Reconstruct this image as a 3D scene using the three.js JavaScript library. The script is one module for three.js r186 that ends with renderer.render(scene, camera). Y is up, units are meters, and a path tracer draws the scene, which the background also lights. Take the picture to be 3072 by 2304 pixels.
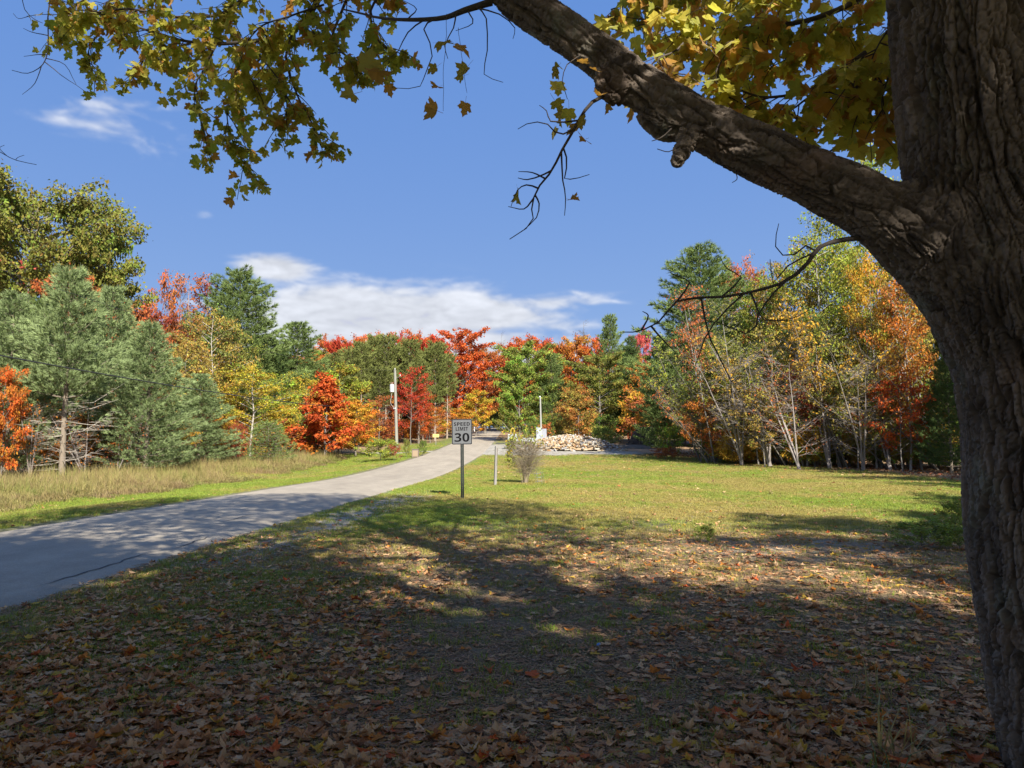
import * as THREE from 'three';
import { ImprovedNoise } from 'three/addons/math/ImprovedNoise.js';
import { FontLoader } from 'three/addons/loaders/FontLoader.js';
import { mergeGeometries } from 'three/addons/utils/BufferGeometryUtils.js';
import { RoundedBoxGeometry } from 'three/addons/geometries/RoundedBoxGeometry.js';

// ---------- camera, sky, sun, exposure ----------
const scene = new THREE.Scene();
const camera = new THREE.PerspectiveCamera(53.67, 4 / 3, 0.05, 3000);
camera.position.set(0, 1.6, 0);
camera.rotation.x = THREE.MathUtils.degToRad(4.545);
const renderer = new THREE.WebGLRenderer({ antialias: true });
renderer.toneMapping = THREE.LinearToneMapping;
renderer.toneMappingExposure = 2.2;
renderer.shadowMap.enabled = true;

const SUN_EL = THREE.MathUtils.degToRad(36), SUN_AZ = THREE.MathUtils.degToRad(20);   // the sun stands behind the camera, a little to the right
const toSun = new THREE.Vector3(Math.cos(SUN_EL) * Math.sin(SUN_AZ), Math.sin(SUN_EL), Math.cos(SUN_EL) * Math.cos(SUN_AZ));
const sun = new THREE.DirectionalLight(new THREE.Color(1, 0.93, 0.82), 5);
sun.name = 'sun';
sun.position.copy(toSun).multiplyScalar(120);
sun.castShadow = true;
sun.shadow.mapSize.set(4096, 4096);
Object.assign(sun.shadow.camera, { left: -90, right: 90, top: 90, bottom: -90, near: 1, far: 400 });
sun.shadow.radius = 1.2;
scene.add(sun);

const perlin = new ImprovedNoise();
const N3 = (x, y, z) => perlin.noise(x, y, z);
const fbm = (x, y, z, o = 4) => { let a = 0, w = 0.5, s = 0; for (let i = 0; i < o; i++) { a += w * perlin.noise(x, y, z); s += w; x = x * 2.03 + 7.1; y = y * 2.03 + 3.7; z = z * 2.03 + 1.9; w *= 0.5; } return a / s; };
const rng = (seed) => { let s = seed | 0; return () => { s = (s + 0x6d2b79f5) | 0; let t = Math.imul(s ^ (s >>> 15), 1 | s); t = (t + Math.imul(t ^ (t >>> 7), 61 | t)) ^ t; return ((t ^ (t >>> 14)) >>> 0) / 4294967296; }; };
const sstep = (a, b, x) => { const t = Math.min(1, Math.max(0, (x - a) / (b - a))); return t * t * (3 - 2 * t); };
const mix = (a, b, t) => a + (b - a) * t;
const mix3 = (a, b, t) => [mix(a[0], b[0], t), mix(a[1], b[1], t), mix(a[2], b[2], t)];
const clamp = (x, a, b) => Math.min(b, Math.max(a, x));

{ // the sky: blue air, paler towards the horizon, with low banks of thin fair-weather cloud all round
  const W = 4096, H = 2048, data = new Float32Array(W * H * 4);
  const r = rng(77), D = Math.PI / 180;
  // azimuth (0 = ahead, + = right), elevation, half width, half height, strength (degrees)
  const clouds = [[-11.5, 9.4, 8, 2.1, 1.0], [-17.6, 12.7, 2.7, 1.0, 0.85], [-5, 9.7, 8, 1.6, 0.9], [2, 10.6, 4.6, 0.8, 0.55], [-8, 7.3, 13, 1.8, 0.9], [-29.5, 21.3, 4.2, 2.2, 0.36], [-27, 20.2, 2.6, 1.2, 0.26], [-23.5, 15.8, 1.8, 0.5, 0.3], [0.5, 8.9, 6, 1.2, 0.5]];
  for (let i = 0; i < 34; i++) {
    const az = 38 + (i + r()) / 34 * 282;
    clouds.push([az > 180 ? az - 360 : az, 6 + 18 * r() * r(), 5 + 9 * r(), 1.3 + 1.6 * r(), 0.45 + 0.5 * r()]);
  }
  const cols = clouds.map((c) => ({ a: c[0], e: c[1], w: c[2], h: c[3], s: c[4] }));
  const k = 1 / 2.2;
  for (let row = 0; row < H; row++) {
    const up = ((row + 0.5) / H - 0.5) * Math.PI, el = up / D, cu = Math.cos(up);
    const t = Math.max(0, Math.sin(up));
    const f0 = Math.exp(-t * 3.4), f1 = Math.exp(-t * 14);
    // linear radiance as the photograph shows it
    const base = [0.085 + 0.29 * f0 + 0.08 * f1, 0.235 + 0.32 * f0 + 0.06 * f1, 0.66 + 0.2 * f0];
    const near = el > -1 ? cols.filter((c) => Math.abs(c.e - el) < c.h * 2.6) : [];
    for (let col = 0; col < W; col++) {
      const ro = ((col + 0.5) / W - 0.5) * 2 * Math.PI, x = Math.cos(ro) * cu, z = Math.sin(ro) * cu, y = Math.sin(up);
      const i = (row * W + col) * 4;
      const cs = x * toSun.x + y * toSun.y + z * toSun.z;
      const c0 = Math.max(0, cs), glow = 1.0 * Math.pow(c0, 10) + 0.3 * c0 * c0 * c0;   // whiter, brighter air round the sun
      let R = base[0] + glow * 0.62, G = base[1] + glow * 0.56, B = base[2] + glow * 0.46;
      if (near.length) {
        const az = Math.atan2(x, -z) / D;
        let m = 0, any = false;
        for (const c of near) {
          let da = az - c.a; if (da > 180) da -= 360; if (da < -180) da += 360;
          const q = (da / c.w) ** 2 + ((el - c.e) / c.h) ** 2;
          if (q < 5) { m = Math.max(m, c.s * Math.exp(-q * 0.75)); any = true; }
        }
        if (any && m > 0.02) {
          const ww = fbm(az * 0.11, el * 0.33, 4.2, 3) * 2.2;
          const n = fbm(az * 0.16 + ww * 0.55, el * 0.55 + ww * 0.35, 1.5, 6), n2 = fbm(az * 0.75 + ww, el * 2.0, 9.5, 4);
          const a = sstep(0.22, 0.8, m * 1.3 + n * 0.75 + n2 * 0.2 - 0.02) * sstep(0.02, 0.2, m);
          const bright = 0.95 + 0.24 * n2 + 0.3 * n;
          const cr = 0.8 * bright, cg = 0.83 * bright, cb = 0.9 * bright;
          const A = a * 0.93;
          R = mix(R, Math.max(R, cr), A); G = mix(G, Math.max(G, cg), A); B = mix(B, Math.max(B, cb), A);
        }
      }
      data[i] = R * k; data[i + 1] = G * k; data[i + 2] = B * k; data[i + 3] = 1;
    }
  }
  const sky = new THREE.DataTexture(data, W, H, THREE.RGBAFormat, THREE.FloatType);
  sky.mapping = THREE.EquirectangularReflectionMapping;
  sky.magFilter = THREE.LinearFilter; sky.needsUpdate = true;
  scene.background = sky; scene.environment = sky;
}

// ---------- helpers ----------
const taken = new Map();
const numbered = (n) => { const k = taken.get(n) ?? 0; taken.set(n, k + 1); return k ? n + '_' + String(k).padStart(3, '0') : n; };
function tag(o, label, category, group, kind) { if (label) o.userData.label = label; if (category) o.userData.category = category; if (group) o.userData.group = group; if (kind) o.userData.kind = kind; return o; }
function thing(name, label, category, x = 0, y = 0, z = 0, group) { const g = new THREE.Group(); g.name = numbered(name); g.position.set(x, y, z); tag(g, label, category, group); scene.add(g); return g; }
function part(name, geo, mat, parent, kind) { const m = new THREE.Mesh(geo, mat); m.name = name; m.castShadow = m.receiveShadow = true; if (kind) m.userData.kind = kind; parent.add(m); return m; }
function top(name, geo, mat, kind) { const m = part(numbered(name), geo, mat, scene, kind); return m; }
const std = (r, g, b, rough = 0.9, o = {}) => new THREE.MeshStandardMaterial({ color: new THREE.Color().setRGB(r, g, b), roughness: rough, ...o });
const leafMat = (r, g, b, tr = 0.4, vc = true) => new THREE.MeshPhysicalMaterial({ color: new THREE.Color().setRGB(r, g, b), roughness: 1, transmission: tr, thickness: 0, vertexColors: vc, side: THREE.DoubleSide, specularIntensity: 0.35 });

class MB { // collects triangles
  constructor() { this.p = []; this.c = []; this.i = []; }
  v(x, y, z, c) { this.p.push(x, y, z); this.c.push(c[0], c[1], c[2]); return this.p.length / 3 - 1; }
  tri(a, b, c) { this.i.push(a, b, c); }
  tube(pts, rad, sides, col) { // pts: [[x,y,z]..], rad: radius at each point
    const n = pts.length, f = (k) => pts[clamp(k, 0, n - 1)];
    let px = 1, py = 0, pz = 0, first = this.p.length / 3;
    for (let k = 0; k < n; k++) {
      const a = f(k - 1), b = f(k + 1); let tx = b[0] - a[0], ty = b[1] - a[1], tz = b[2] - a[2]; const l = Math.hypot(tx, ty, tz) || 1; tx /= l; ty /= l; tz /= l;
      if (k === 0 && Math.abs(tx) > 0.8) { px = 0; pz = 1; }
      const d = px * tx + py * ty + pz * tz; let ux = px - d * tx, uy = py - d * ty, uz = pz - d * tz; const m = Math.hypot(ux, uy, uz) || 1; ux /= m; uy /= m; uz /= m; px = ux; py = uy; pz = uz;
      const vx = ty * uz - tz * uy, vy = tz * ux - tx * uz, vz = tx * uy - ty * ux, r = Array.isArray(rad) ? rad[k] : rad;
      const cc = typeof col === 'function' ? col(k / (n - 1)) : col;
      for (let s = 0; s < sides; s++) { const q = s / sides * 6.28318, cs = Math.cos(q) * r, sn = Math.sin(q) * r; this.v(pts[k][0] + ux * cs + vx * sn, pts[k][1] + uy * cs + vy * sn, pts[k][2] + uz * cs + vz * sn, cc); }
    }
    for (let k = 0; k < n - 1; k++) for (let s = 0; s < sides; s++) { const a = first + k * sides + s, b = first + k * sides + (s + 1) % sides; this.i.push(a, b, b + sides, a, b + sides, a + sides); }
    const e = this.v(...pts[n - 1], typeof col === 'function' ? col(1) : col); const q = first + (n - 1) * sides; for (let s = 0; s < sides; s++) this.i.push(q + s, q + (s + 1) % sides, e);
  }
  leaf(x, y, z, dx, dy, dz, nx, ny, nz, len, wid, c) { // folded diamond leaf; d: towards the tip, n: facing
    let sx = dy * nz - dz * ny, sy = dz * nx - dx * nz, sz = dx * ny - dy * nx; const m = Math.hypot(sx, sy, sz) || 1; sx *= wid / m; sy *= wid / m; sz *= wid / m;
    const l = len, q = wid * 0.35, a = this.v(x, y, z, c), b = this.v(x + dx * l * 0.45 + sx + nx * q, y + dy * l * 0.45 + sy + ny * q, z + dz * l * 0.45 + sz + nz * q, c), e = this.v(x + dx * l, y + dy * l, z + dz * l, c), d = this.v(x + dx * l * 0.45 - sx + nx * q, y + dy * l * 0.45 - sy + ny * q, z + dz * l * 0.45 - sz + nz * q, c);
    this.i.push(a, b, e, a, e, d);
  }
  geo(smooth = false) {
    const g = new THREE.BufferGeometry();
    g.setAttribute('position', new THREE.BufferAttribute(new Float32Array(this.p), 3));
    g.setAttribute('color', new THREE.BufferAttribute(new Float32Array(this.c), 3));
    g.setIndex(new THREE.BufferAttribute(new Uint32Array(this.i), 1));
    if (smooth) g.computeVertexNormals();
    return g;
  }
}
const unit = (r) => { let x, y, z, l; do { x = r() * 2 - 1; y = r() * 2 - 1; z = r() * 2 - 1; l = x * x + y * y + z * z; } while (l > 1 || l < 0.01); l = Math.sqrt(l); return [x / l, y / l, z / l]; };
const gauss = (r) => (r() + r() + r() + r() - 2) * 0.87;

// ---------- the lie of the land ----------
function riseAt(d) { const t = Math.max(0, d - 33); let h = 0.04 * t * t / (t + 14); if (d > 170) h -= 0.03 * (d - 170) ** 2 / ((d - 170) + 60); return h; }
const ROAD = [[-60, -8.6], [-20, -7.9], [0, -7.45], [8, -7.28], [14, -7.15], [28, -6.5], [43, -5.6], [60, -4.85], [78, -4.6], [110, -4.4], [155, -4.0], [185, -2.2], [215, 2], [250, 9]];
function roadX(d) { let k = 1; while (k < ROAD.length - 2 && ROAD[k + 1][0] < d) k++; const [d0, x0] = ROAD[k - 1], [d1, x1] = ROAD[k], [d2, x2] = ROAD[k + 1], [d3, x3] = ROAD[Math.min(k + 2, ROAD.length - 1)];
  if (d <= ROAD[1][0]) return mix(x0, x1, (d - d0) / (d1 - d0)); if (d >= d2) return x2;
  const t = (d - d1) / (d2 - d1), m1 = (x2 - x0) / (d2 - d0) * (d2 - d1), m2 = d3 > d2 ? (x3 - x1) / (d3 - d1) * (d2 - d1) : x2 - x1;
  return (2 * t ** 3 - 3 * t * t + 1) * x1 + (t ** 3 - 2 * t * t + t) * m1 + (-2 * t ** 3 + 3 * t * t) * x2 + (t ** 3 - t * t) * m2; }
const HALF = 2.3;
function roadGap(x, z) { return Math.abs(x - roadX(-z)) - HALF; }   // metres from the edge of the asphalt, negative on it
function land(x, z) { return riseAt(-z) + 0.05 * N3(x * 0.22, 0.3, z * 0.22) * sstep(0.3, 2.5, roadGap(x, z)) + (x < roadX(-z) ? -0.12 * sstep(1.2, 3, roadGap(x, z)) + 0.12 * sstep(4, 9, roadGap(x, z)) : 0); }
function soil(x, z) { const g = roadGap(x, z); return land(x, z) + 0.012 * N3(x * 2.3, 5, z * 2.3) - 0.09 * (1 - sstep(-0.35, 0.12, g)); }
// ---------- ground ----------
const cGrass = [0.145, 0.17, 0.03], cDry = [0.21, 0.165, 0.062], cSoil = [0.175, 0.124, 0.072], cGravel = [0.36, 0.335, 0.285], cLitter = [0.3, 0.185, 0.09], cSand = [0.3, 0.26, 0.19];
const gravelYard = (x, d) => { const e = fbm(x * 0.35, 2, d * 0.35, 3) * 2.2; const yard = sstep(1.2, -1.2, Math.max(-3.5 - x, x - 13 + e, 60 + Math.max(0, x - 2) * 0.35 + e - d, d - 84)); const drive = sstep(0.5, -0.3, Math.max(Math.abs(d - 67 - (x + 7) * 0.15) - 1.0, x + 5.5, -14 - x)); return Math.max(yard, drive); };
function leafCover(x, z) { // how thickly fallen leaves lie, 0 to 1
  const d = -z; const n = fbm(x * 0.55, 8.1, z * 0.55, 3), n2 = fbm(x * 1.7, 3.3, z * 1.7, 3);
  let v = 0.1;
  v = Math.max(v, 0.95 * sstep(-0.25, -1.3, x - 0.06 * d + 0.25 + n * 0.8) * sstep(12, 6.5, d) * sstep(-5.2, -3.4, x + n));     // thick drift on the left
  v = Math.max(v, 0.85 * sstep(5.0, 4.2, d + n * 0.6 + Math.abs(x + 0.9) * 0.14) * sstep(0.9, 0.2, x));                              // along the near edge
  v = Math.max(v, 0.98 * sstep(5.1, 4.3, d + n * 0.5) * sstep(0.75, 1.35, x + n * 0.3));                                              // heaped round the trunk
  v = Math.max(v, 0.36 * sstep(-0.1, 1.2, x + n - 0.1 * (d - 5)) * sstep(14, 9, d));
  v = Math.max(v, 0.3 * sstep(17, 11, d) * sstep(-6, -4, x));
  v = Math.max(v, 0.22 * sstep(26, 15, d) * sstep(-4, 0, x + n * 3));
  const bare = Math.exp(-(((x + 0.2 - 0.03 * (d - 6)) / 1.15) ** 2) - ((d - 6.6) / 2.4) ** 2);
  v *= 1 - 0.96 * bare;
  return clamp(v * (0.75 + 0.8 * n2 + 0.3 * n), 0.01, 1);
}
function woods(x, d) { // how much a place belongs to the wood's floor
  const n = fbm(x * 0.2, 6.6, d * 0.2, 3) * 2.5;
  const right = sstep(-1.5, 1.5, x - (d < 40 ? 19.5 - 0.02 * (40 - d) : 19.5 - (d - 40) * 0.36) + n * 0.6);
  const left = sstep(-1, 1.2, -x - (d < 50 ? 17.6 + (50 - d) * 0.1 : 17.4 - Math.min(5.5, (d - 50) * 0.3)) + n * 0.5);
  const far = sstep(84, 94, d + n) * sstep(1.5, 4, roadGap(x, -d));
  return Math.max(right * sstep(24, 30, d + x * 0.2), left, far);
}
function groundColour(x, z) {
  const d = -z, g = roadGap(x, z), n = fbm(x * 0.45, 1.7, z * 0.45, 4), nf = fbm(x * 2.6, 4.4, z * 2.6, 3), nl = fbm(x * 0.12, 9, z * 0.12, 3);
  let c = mix3(cGrass, cDry, sstep(-0.15, 0.5, n + nl * 0.9 + (x > roadX(d) ? 0.12 : -0.12)));
  // trodden bare soil in front of the camera and under the tree
  const b = sstep(19, 9, d + n * 7) * sstep(roadX(d) + 3.6, roadX(d) + 6.2, x + n * 2.5);
  c = mix3(c, cSoil, b * clamp(0.72 + nf * 0.9, 0, 1));
  const pale = sstep(0.5, 1.0, Math.exp(-(((x - 4.6) / 3.8) ** 2) - ((d - 11.8) / 1.9) ** 2) + nf * 0.35 + n * 0.2);  // sunlit patch put into the ground colour as a paler tone
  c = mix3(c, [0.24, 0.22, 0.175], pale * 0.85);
  // gravelly shoulder on the near side of the road
  const sh = sstep(0.0, 1, Math.exp(-(((x - roadX(d) - HALF - 1.15 - 0.35 * n) / 0.75) ** 2)) * (0.6 + 1.5 * fbm(x * 0.5, 2.2, z * 0.3, 3)) * sstep(7, 12, d) * sstep(29, 24, d) * 2.0);
  c = mix3(c, cSand, sh);
  const edge = sstep(0.55, 0.0, g + nf * 0.5) * 0.75;
  c = mix3(c, x > roadX(d) ? [0.2, 0.185, 0.155] : [0.15, 0.13, 0.08], edge);
  c = mix3(c, cGravel, gravelYard(x, d) * clamp(0.85 + nf * 0.5, 0, 1));
  c = mix3(c, mix3(cLitter, [0.26, 0.18, 0.1], sstep(-0.2, 0.4, n)), woods(x, d) * 0.95);
  const m = 1 + nf * 0.28 + 0.25 * N3(x * 9, 1, z * 9);
  return [c[0] * m, c[1] * m, c[2] * m];
}
function spaced(lo, hi, fineLo, fineHi, step, grow) {
  const a = []; for (let v = fineLo; v <= fineHi + 1e-6; v += step) a.push(v);
  let s = step, v = a[a.length - 1]; while (v < hi) { s *= grow; v += s; a.push(v); }
  s = step; v = a[0]; const b = []; while (v > lo) { s *= grow; v -= s; b.push(v); }
  return b.reverse().concat(a);
}
// fine grain shared by soil, asphalt and bark: grey noise that repeats
function grainMap(seed, size, octs, lo, hi, sharp = 1) {
  const d = new Uint8Array(size * size * 4), L = size;
  const per = (u, v, f, s) => { const x = u * f, y = v * f, X = Math.floor(x), Y = Math.floor(y), fx = x - X, fy = y - Y, h = (i, j) => { let t = ((i % f + f) % f) * 374761393 + ((j % f + f) % f) * 668265263 + s * 974711 + seed * 31337; t = Math.imul(t ^ (t >>> 13), 1274126177); return ((t ^ (t >>> 16)) >>> 0) / 4294967296; }; const a = fx * fx * (3 - 2 * fx), b = fy * fy * (3 - 2 * fy); return mix(mix(h(X, Y), h(X + 1, Y), a), mix(h(X, Y + 1), h(X + 1, Y + 1), a), b); };
  for (let j = 0; j < L; j++) for (let i = 0; i < L; i++) { let v = 0, w = 0; for (const [f, a] of octs) { v += a * per(i / L, j / L, f, f); w += a; } v = clamp((v / w - 0.5) * sharp + 0.5, 0, 1); const q = Math.round(255 * mix(lo, hi, v)); const o = (j * L + i) * 4; d[o] = d[o + 1] = d[o + 2] = q; d[o + 3] = 255; }
  const t = new THREE.DataTexture(d, L, L); t.wrapS = t.wrapT = THREE.RepeatWrapping; t.magFilter = THREE.LinearFilter; t.needsUpdate = true; return t;
}
const soilGrain = grainMap(3, 1024, [[12, 0.5], [47, 0.8], [131, 1], [331, 1]], 0.42, 1, 1.9);
const soilBump = grainMap(5, 1024, [[23, 0.8], [97, 1], [260, 0.8]], 0, 1, 1.5);
const roadGrain = grainMap(8, 1024, [[5, 0.35], [30, 0.3], [180, 1], [420, 1]], 0.62, 1, 1.9);
{
  const xs = spaced(-900, 900, -13, 13, 0.16, 1.055), zs = spaced(-1100, 260, -30, 8, 0.16, 1.03), nx = xs.length, nz = zs.length;
  const pos = new Float32Array(nx * nz * 3), col = new Float32Array(nx * nz * 3), uv = new Float32Array(nx * nz * 2), idx = new Uint32Array((nx - 1) * (nz - 1) * 6);
  let k = 0;
  for (let j = 0; j < nz; j++) for (let i = 0; i < nx; i++, k++) {
    const x = xs[i], z = zs[j]; pos.set([x, soil(x, z), z], k * 3); const c = groundColour(x, z); col.set([c[0] * 1.35, c[1] * 1.35, c[2] * 1.35], k * 3); uv.set([x / 2.4, z / 2.4], k * 2);
  }
  let q = 0; for (let j = 0; j < nz - 1; j++) for (let i = 0; i < nx - 1; i++) { const a = j * nx + i; idx[q++] = a; idx[q++] = a + nx; idx[q++] = a + 1; idx[q++] = a + 1; idx[q++] = a + nx; idx[q++] = a + nx + 1; }
  const g = new THREE.BufferGeometry(); g.setAttribute('position', new THREE.BufferAttribute(pos, 3)); g.setAttribute('color', new THREE.BufferAttribute(col, 3)); g.setAttribute('uv', new THREE.BufferAttribute(uv, 2)); g.setIndex(new THREE.BufferAttribute(idx, 1)); g.computeVertexNormals();
  const m = new THREE.MeshStandardMaterial({ vertexColors: true, roughness: 1, map: soilGrain, bumpMap: soilBump, bumpScale: 0.012 });
  const o = top('ground', g, m, 'structure'); tag(o, 'ground of trodden soil, lawn and leaf strewn wood floor', 'ground');
}
{ // road of old pale asphalt
  const ds = spaced(-60, 240, -4, 60, 0.25, 1.05), across = [], na = 28; for (let i = 0; i <= na; i++) across.push(-1 + 2 * i / na);
  const b = new MB(), uvs = [];
  for (const d of ds) for (const a of across) {
    const e = Math.abs(a) > 0.99 ? 0.14 * N3(d * 0.9, a * 5, 2) + 0.06 * N3(d * 4, a * 5, 7) : 0;
    const dx = (roadX(d + 0.5) - roadX(d - 0.5)), x = roadX(d) + a * (HALF + (a > 0 ? e : e * 0.5)), z = -d;
    const crown = 0.03 * (1 - a * a) + 0.006 - (Math.abs(a) > 0.99 ? 0.035 : 0);
    const n = fbm(x * 0.25, 3, z * 0.12, 3), n2 = fbm(x * 1.5, 8, z * 0.35, 3);
    const wheel = 0.06 * (Math.exp(-(((Math.abs(a) - 0.45) / 0.18) ** 2)));
    const patch = sstep(0.18, 0.3, fbm(x * 0.35 + 9, 5, z * 0.1, 3)) * 0.1, m = 1 + n * 0.2 + n2 * 0.24 + wheel - patch + 0.12 * N3(x * 5, 2, z * 2);
    b.v(x, land(x, z) + crown, z, [0.39 * m, 0.338 * m, 0.256 * m]); uvs.push(x / 1.8, z / 1.8);
  }
  const w = across.length; for (let j = 0; j < ds.length - 1; j++) for (let i = 0; i < w - 1; i++) { const a = j * w + i; b.i.push(a, a + 1, a + w, a + 1, a + w + 1, a + w); }
  const g = b.geo(false); g.setAttribute('uv', new THREE.BufferAttribute(new Float32Array(uvs), 2)); g.computeVertexNormals();
  const road = top('road', g, new THREE.MeshStandardMaterial({ vertexColors: true, roughness: 0.92, map: roadGrain, bumpMap: roadGrain, bumpScale: 0.004 }), 'structure'); tag(road, 'pale worn asphalt lane curving away between the woods', 'road');
  // long ragged cracks sealed with dark tar near the edge of the lane
  const cb = new MB(), cd = [0.035, 0.035, 0.036];
  for (const [d0, d1, off, s] of [[8.6, 11.4, 0.34, 1], [11.6, 13.4, 0.3, 4], [15.5, 17.5, 1.1, 2]]) {
    let prev = null;
    for (let d = d0; d <= d1; d += 0.07) { const x = roadX(d) + HALF - off - 0.22 * N3(d * 0.7, s, 1) - 0.06 * N3(d * 4, s, 5), wd = (0.006 + 0.008 * (1 + N3(d * 5, s, 9))) * sstep(d0, d0 + 0.7, d) * sstep(d1, d1 - 0.7, d) + 0.001, y = land(x, -d) + 0.03 * (1 - ((x - roadX(d)) / HALF) ** 2) + 0.012;
      const a = cb.v(x - wd, y, -d, cd), c = cb.v(x + wd, y, -d, cd); if (prev) cb.i.push(prev[0], prev[1], a, prev[1], c, a); prev = [a, c]; }
  }
  const crack = part('tar_crack', cb.geo(true), std(1, 1, 1, 0.7, { vertexColors: true }), road, 'stuff');
}

// ---------- grass and leaf litter (too many to count) ----------
const M4 = new THREE.Matrix4(), Q4 = new THREE.Quaternion(), E3 = new THREE.Euler(), V3 = (x, y, z) => new THREE.Vector3(x, y, z);
function scatter(name, pieceName, geos, mat, list, label, category, parent) { // list of {m, c, k}; one object of kind stuff
  let root = parent;
  if (!root) { root = new THREE.Group(); root.name = numbered(name); tag(root, label, category, null, 'stuff'); scene.add(root); }
  geos.forEach((geo, k) => {
    const mine = list.filter((e) => e.k === k); if (!mine.length) return;
    const im = new THREE.InstancedMesh(geo, mat, mine.length); im.name = pieceName; im.castShadow = im.receiveShadow = true;
    mine.forEach((e, i) => { im.setMatrixAt(i, e.m); im.setColorAt(i, new THREE.Color().setRGB(...e.c)); });
    im.userData.kind = 'stuff'; root.add(im);
  });
  return root;
}
function tuft(seed, blades, h, spread, width, bend) {
  const r = rng(seed), b = new MB();
  for (let i = 0; i < blades; i++) {
    const a = r() * 6.283, q = Math.sqrt(r()) * spread, x = Math.cos(a) * q, z = Math.sin(a) * q, hh = h * (0.55 + 0.6 * r()), la = r() * 6.283, ln = bend * hh * (0.3 + r()), w = width * (0.7 + 0.6 * r()), sx = Math.cos(la + 1.57) * w, sz = Math.sin(la + 1.57) * w, v = 0.75 + 0.5 * r(), c = [v, v, v * (0.8 + 0.3 * r())];
    const p0 = b.v(x - sx, -0.01, z - sz, c), p1 = b.v(x + sx, -0.01, z + sz, c), mx = x + Math.cos(la) * ln * 0.35, mz = z + Math.sin(la) * ln * 0.35;
    const p2 = b.v(mx - sx * 0.7, hh * 0.6, mz - sz * 0.7, c), p3 = b.v(mx + sx * 0.7, hh * 0.6, mz + sz * 0.7, c), p4 = b.v(x + Math.cos(la) * ln, hh * (1 - 0.25 * bend), z + Math.sin(la) * ln, c);
    b.i.push(p0, p1, p3, p0, p3, p2, p2, p3, p4);
  }
  return b.geo(false);
}
const place = (x, y, z, ry, s, sy = s, tx = 0, tz = 0) => new THREE.Matrix4().compose(V3(x, y, z), Q4.setFromEuler(E3.set(tx, ry, tz)), V3(s, sy, s)).clone();
{
  const geos = [tuft(1, 16, 0.055, 0.075, 0.0028, 0.9), tuft(2, 20, 0.07, 0.09, 0.003, 0.8), tuft(3, 14, 0.045, 0.08, 0.0032, 1.1)], list = [], r = rng(5);
  const inView = (x, z, m) => Math.abs(x) < -z * 0.7 + m;
  const put = (x, z, s) => {
    const d = -z; const n = fbm(x * 0.45, 1.7, z * 0.45, 4), nl = fbm(x * 0.12, 9, z * 0.12, 3), dry = sstep(-0.2, 0.45, n + nl * 0.9 + (x > roadX(d) ? 0.12 : -0.2) + (r() - 0.5) * 0.5);
    const c = mix3([0.21 + 0.07 * r(), 0.275 + 0.07 * r(), 0.04], [0.4, 0.31, 0.1], dry * 0.85), far = 0.9 + 0.2 * r();
    list.push({ m: place(x, soil(x, z), z, r() * 6.28, s * (0.75 + 0.6 * r()), s * (0.6 + 0.7 * r())), c: [c[0] * far, c[1] * far, c[2] * far], k: Math.floor(r() * 3) });
  };
  for (let i = 0; i < 120000; i++) { // foreground and middle
    const d = 3.2 + 34 * Math.pow(r(), 0.75), x = (r() * 2 - 1) * (d * 0.7 + 0.5), z = -d, g = roadGap(x, z); if (g < 0.1 + 0.25 * r()) continue;
    const n = fbm(x * 0.45, 1.7, z * 0.45, 4), b = sstep(19, 9, d + n * 7) * sstep(roadX(d) + 3.6, roadX(d) + 6.2, x + n * 2.5), sh = Math.exp(-(((x - roadX(d) - HALF - 1.15 - 0.35 * n) / 0.6) ** 2)) * sstep(7, 12, d) * sstep(27, 22, d);
    const pale = Math.exp(-(((x - 4.6) / 3.8) ** 2) - ((d - 11.8) / 1.9) ** 2);
    if (r() < b * (0.82 + 0.5 * fbm(x * 1.3, 7, z * 1.3, 2)) || r() < sh * 0.8 || r() < pale * 0.7 || r() < woods(x, d)) continue;
    put(x, z, 0.8 + d * 0.012);
  }
  for (let i = 0; i < 60000; i++) { // far lawn and verges
    const d = 30 + 60 * r() * Math.sqrt(r()), x = -18 + 38 * r(), z = -d, g = roadGap(x, z); if (g < 0.2 || r() < woods(x, d) || r() < gravelYard(x, d) * 1.2) continue;
    put(x, z, 1.2 + (d - 30) * 0.012);
  }
  scatter('lawn_grass', 'grass_tufts', geos, new THREE.MeshPhysicalMaterial({ vertexColors: true, roughness: 0.9, side: THREE.DoubleSide, transmission: 0.3, thickness: 0, specularIntensity: 0.4 }), list, 'short green and straw coloured grass of the lawn and verges', 'grass');
}
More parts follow.
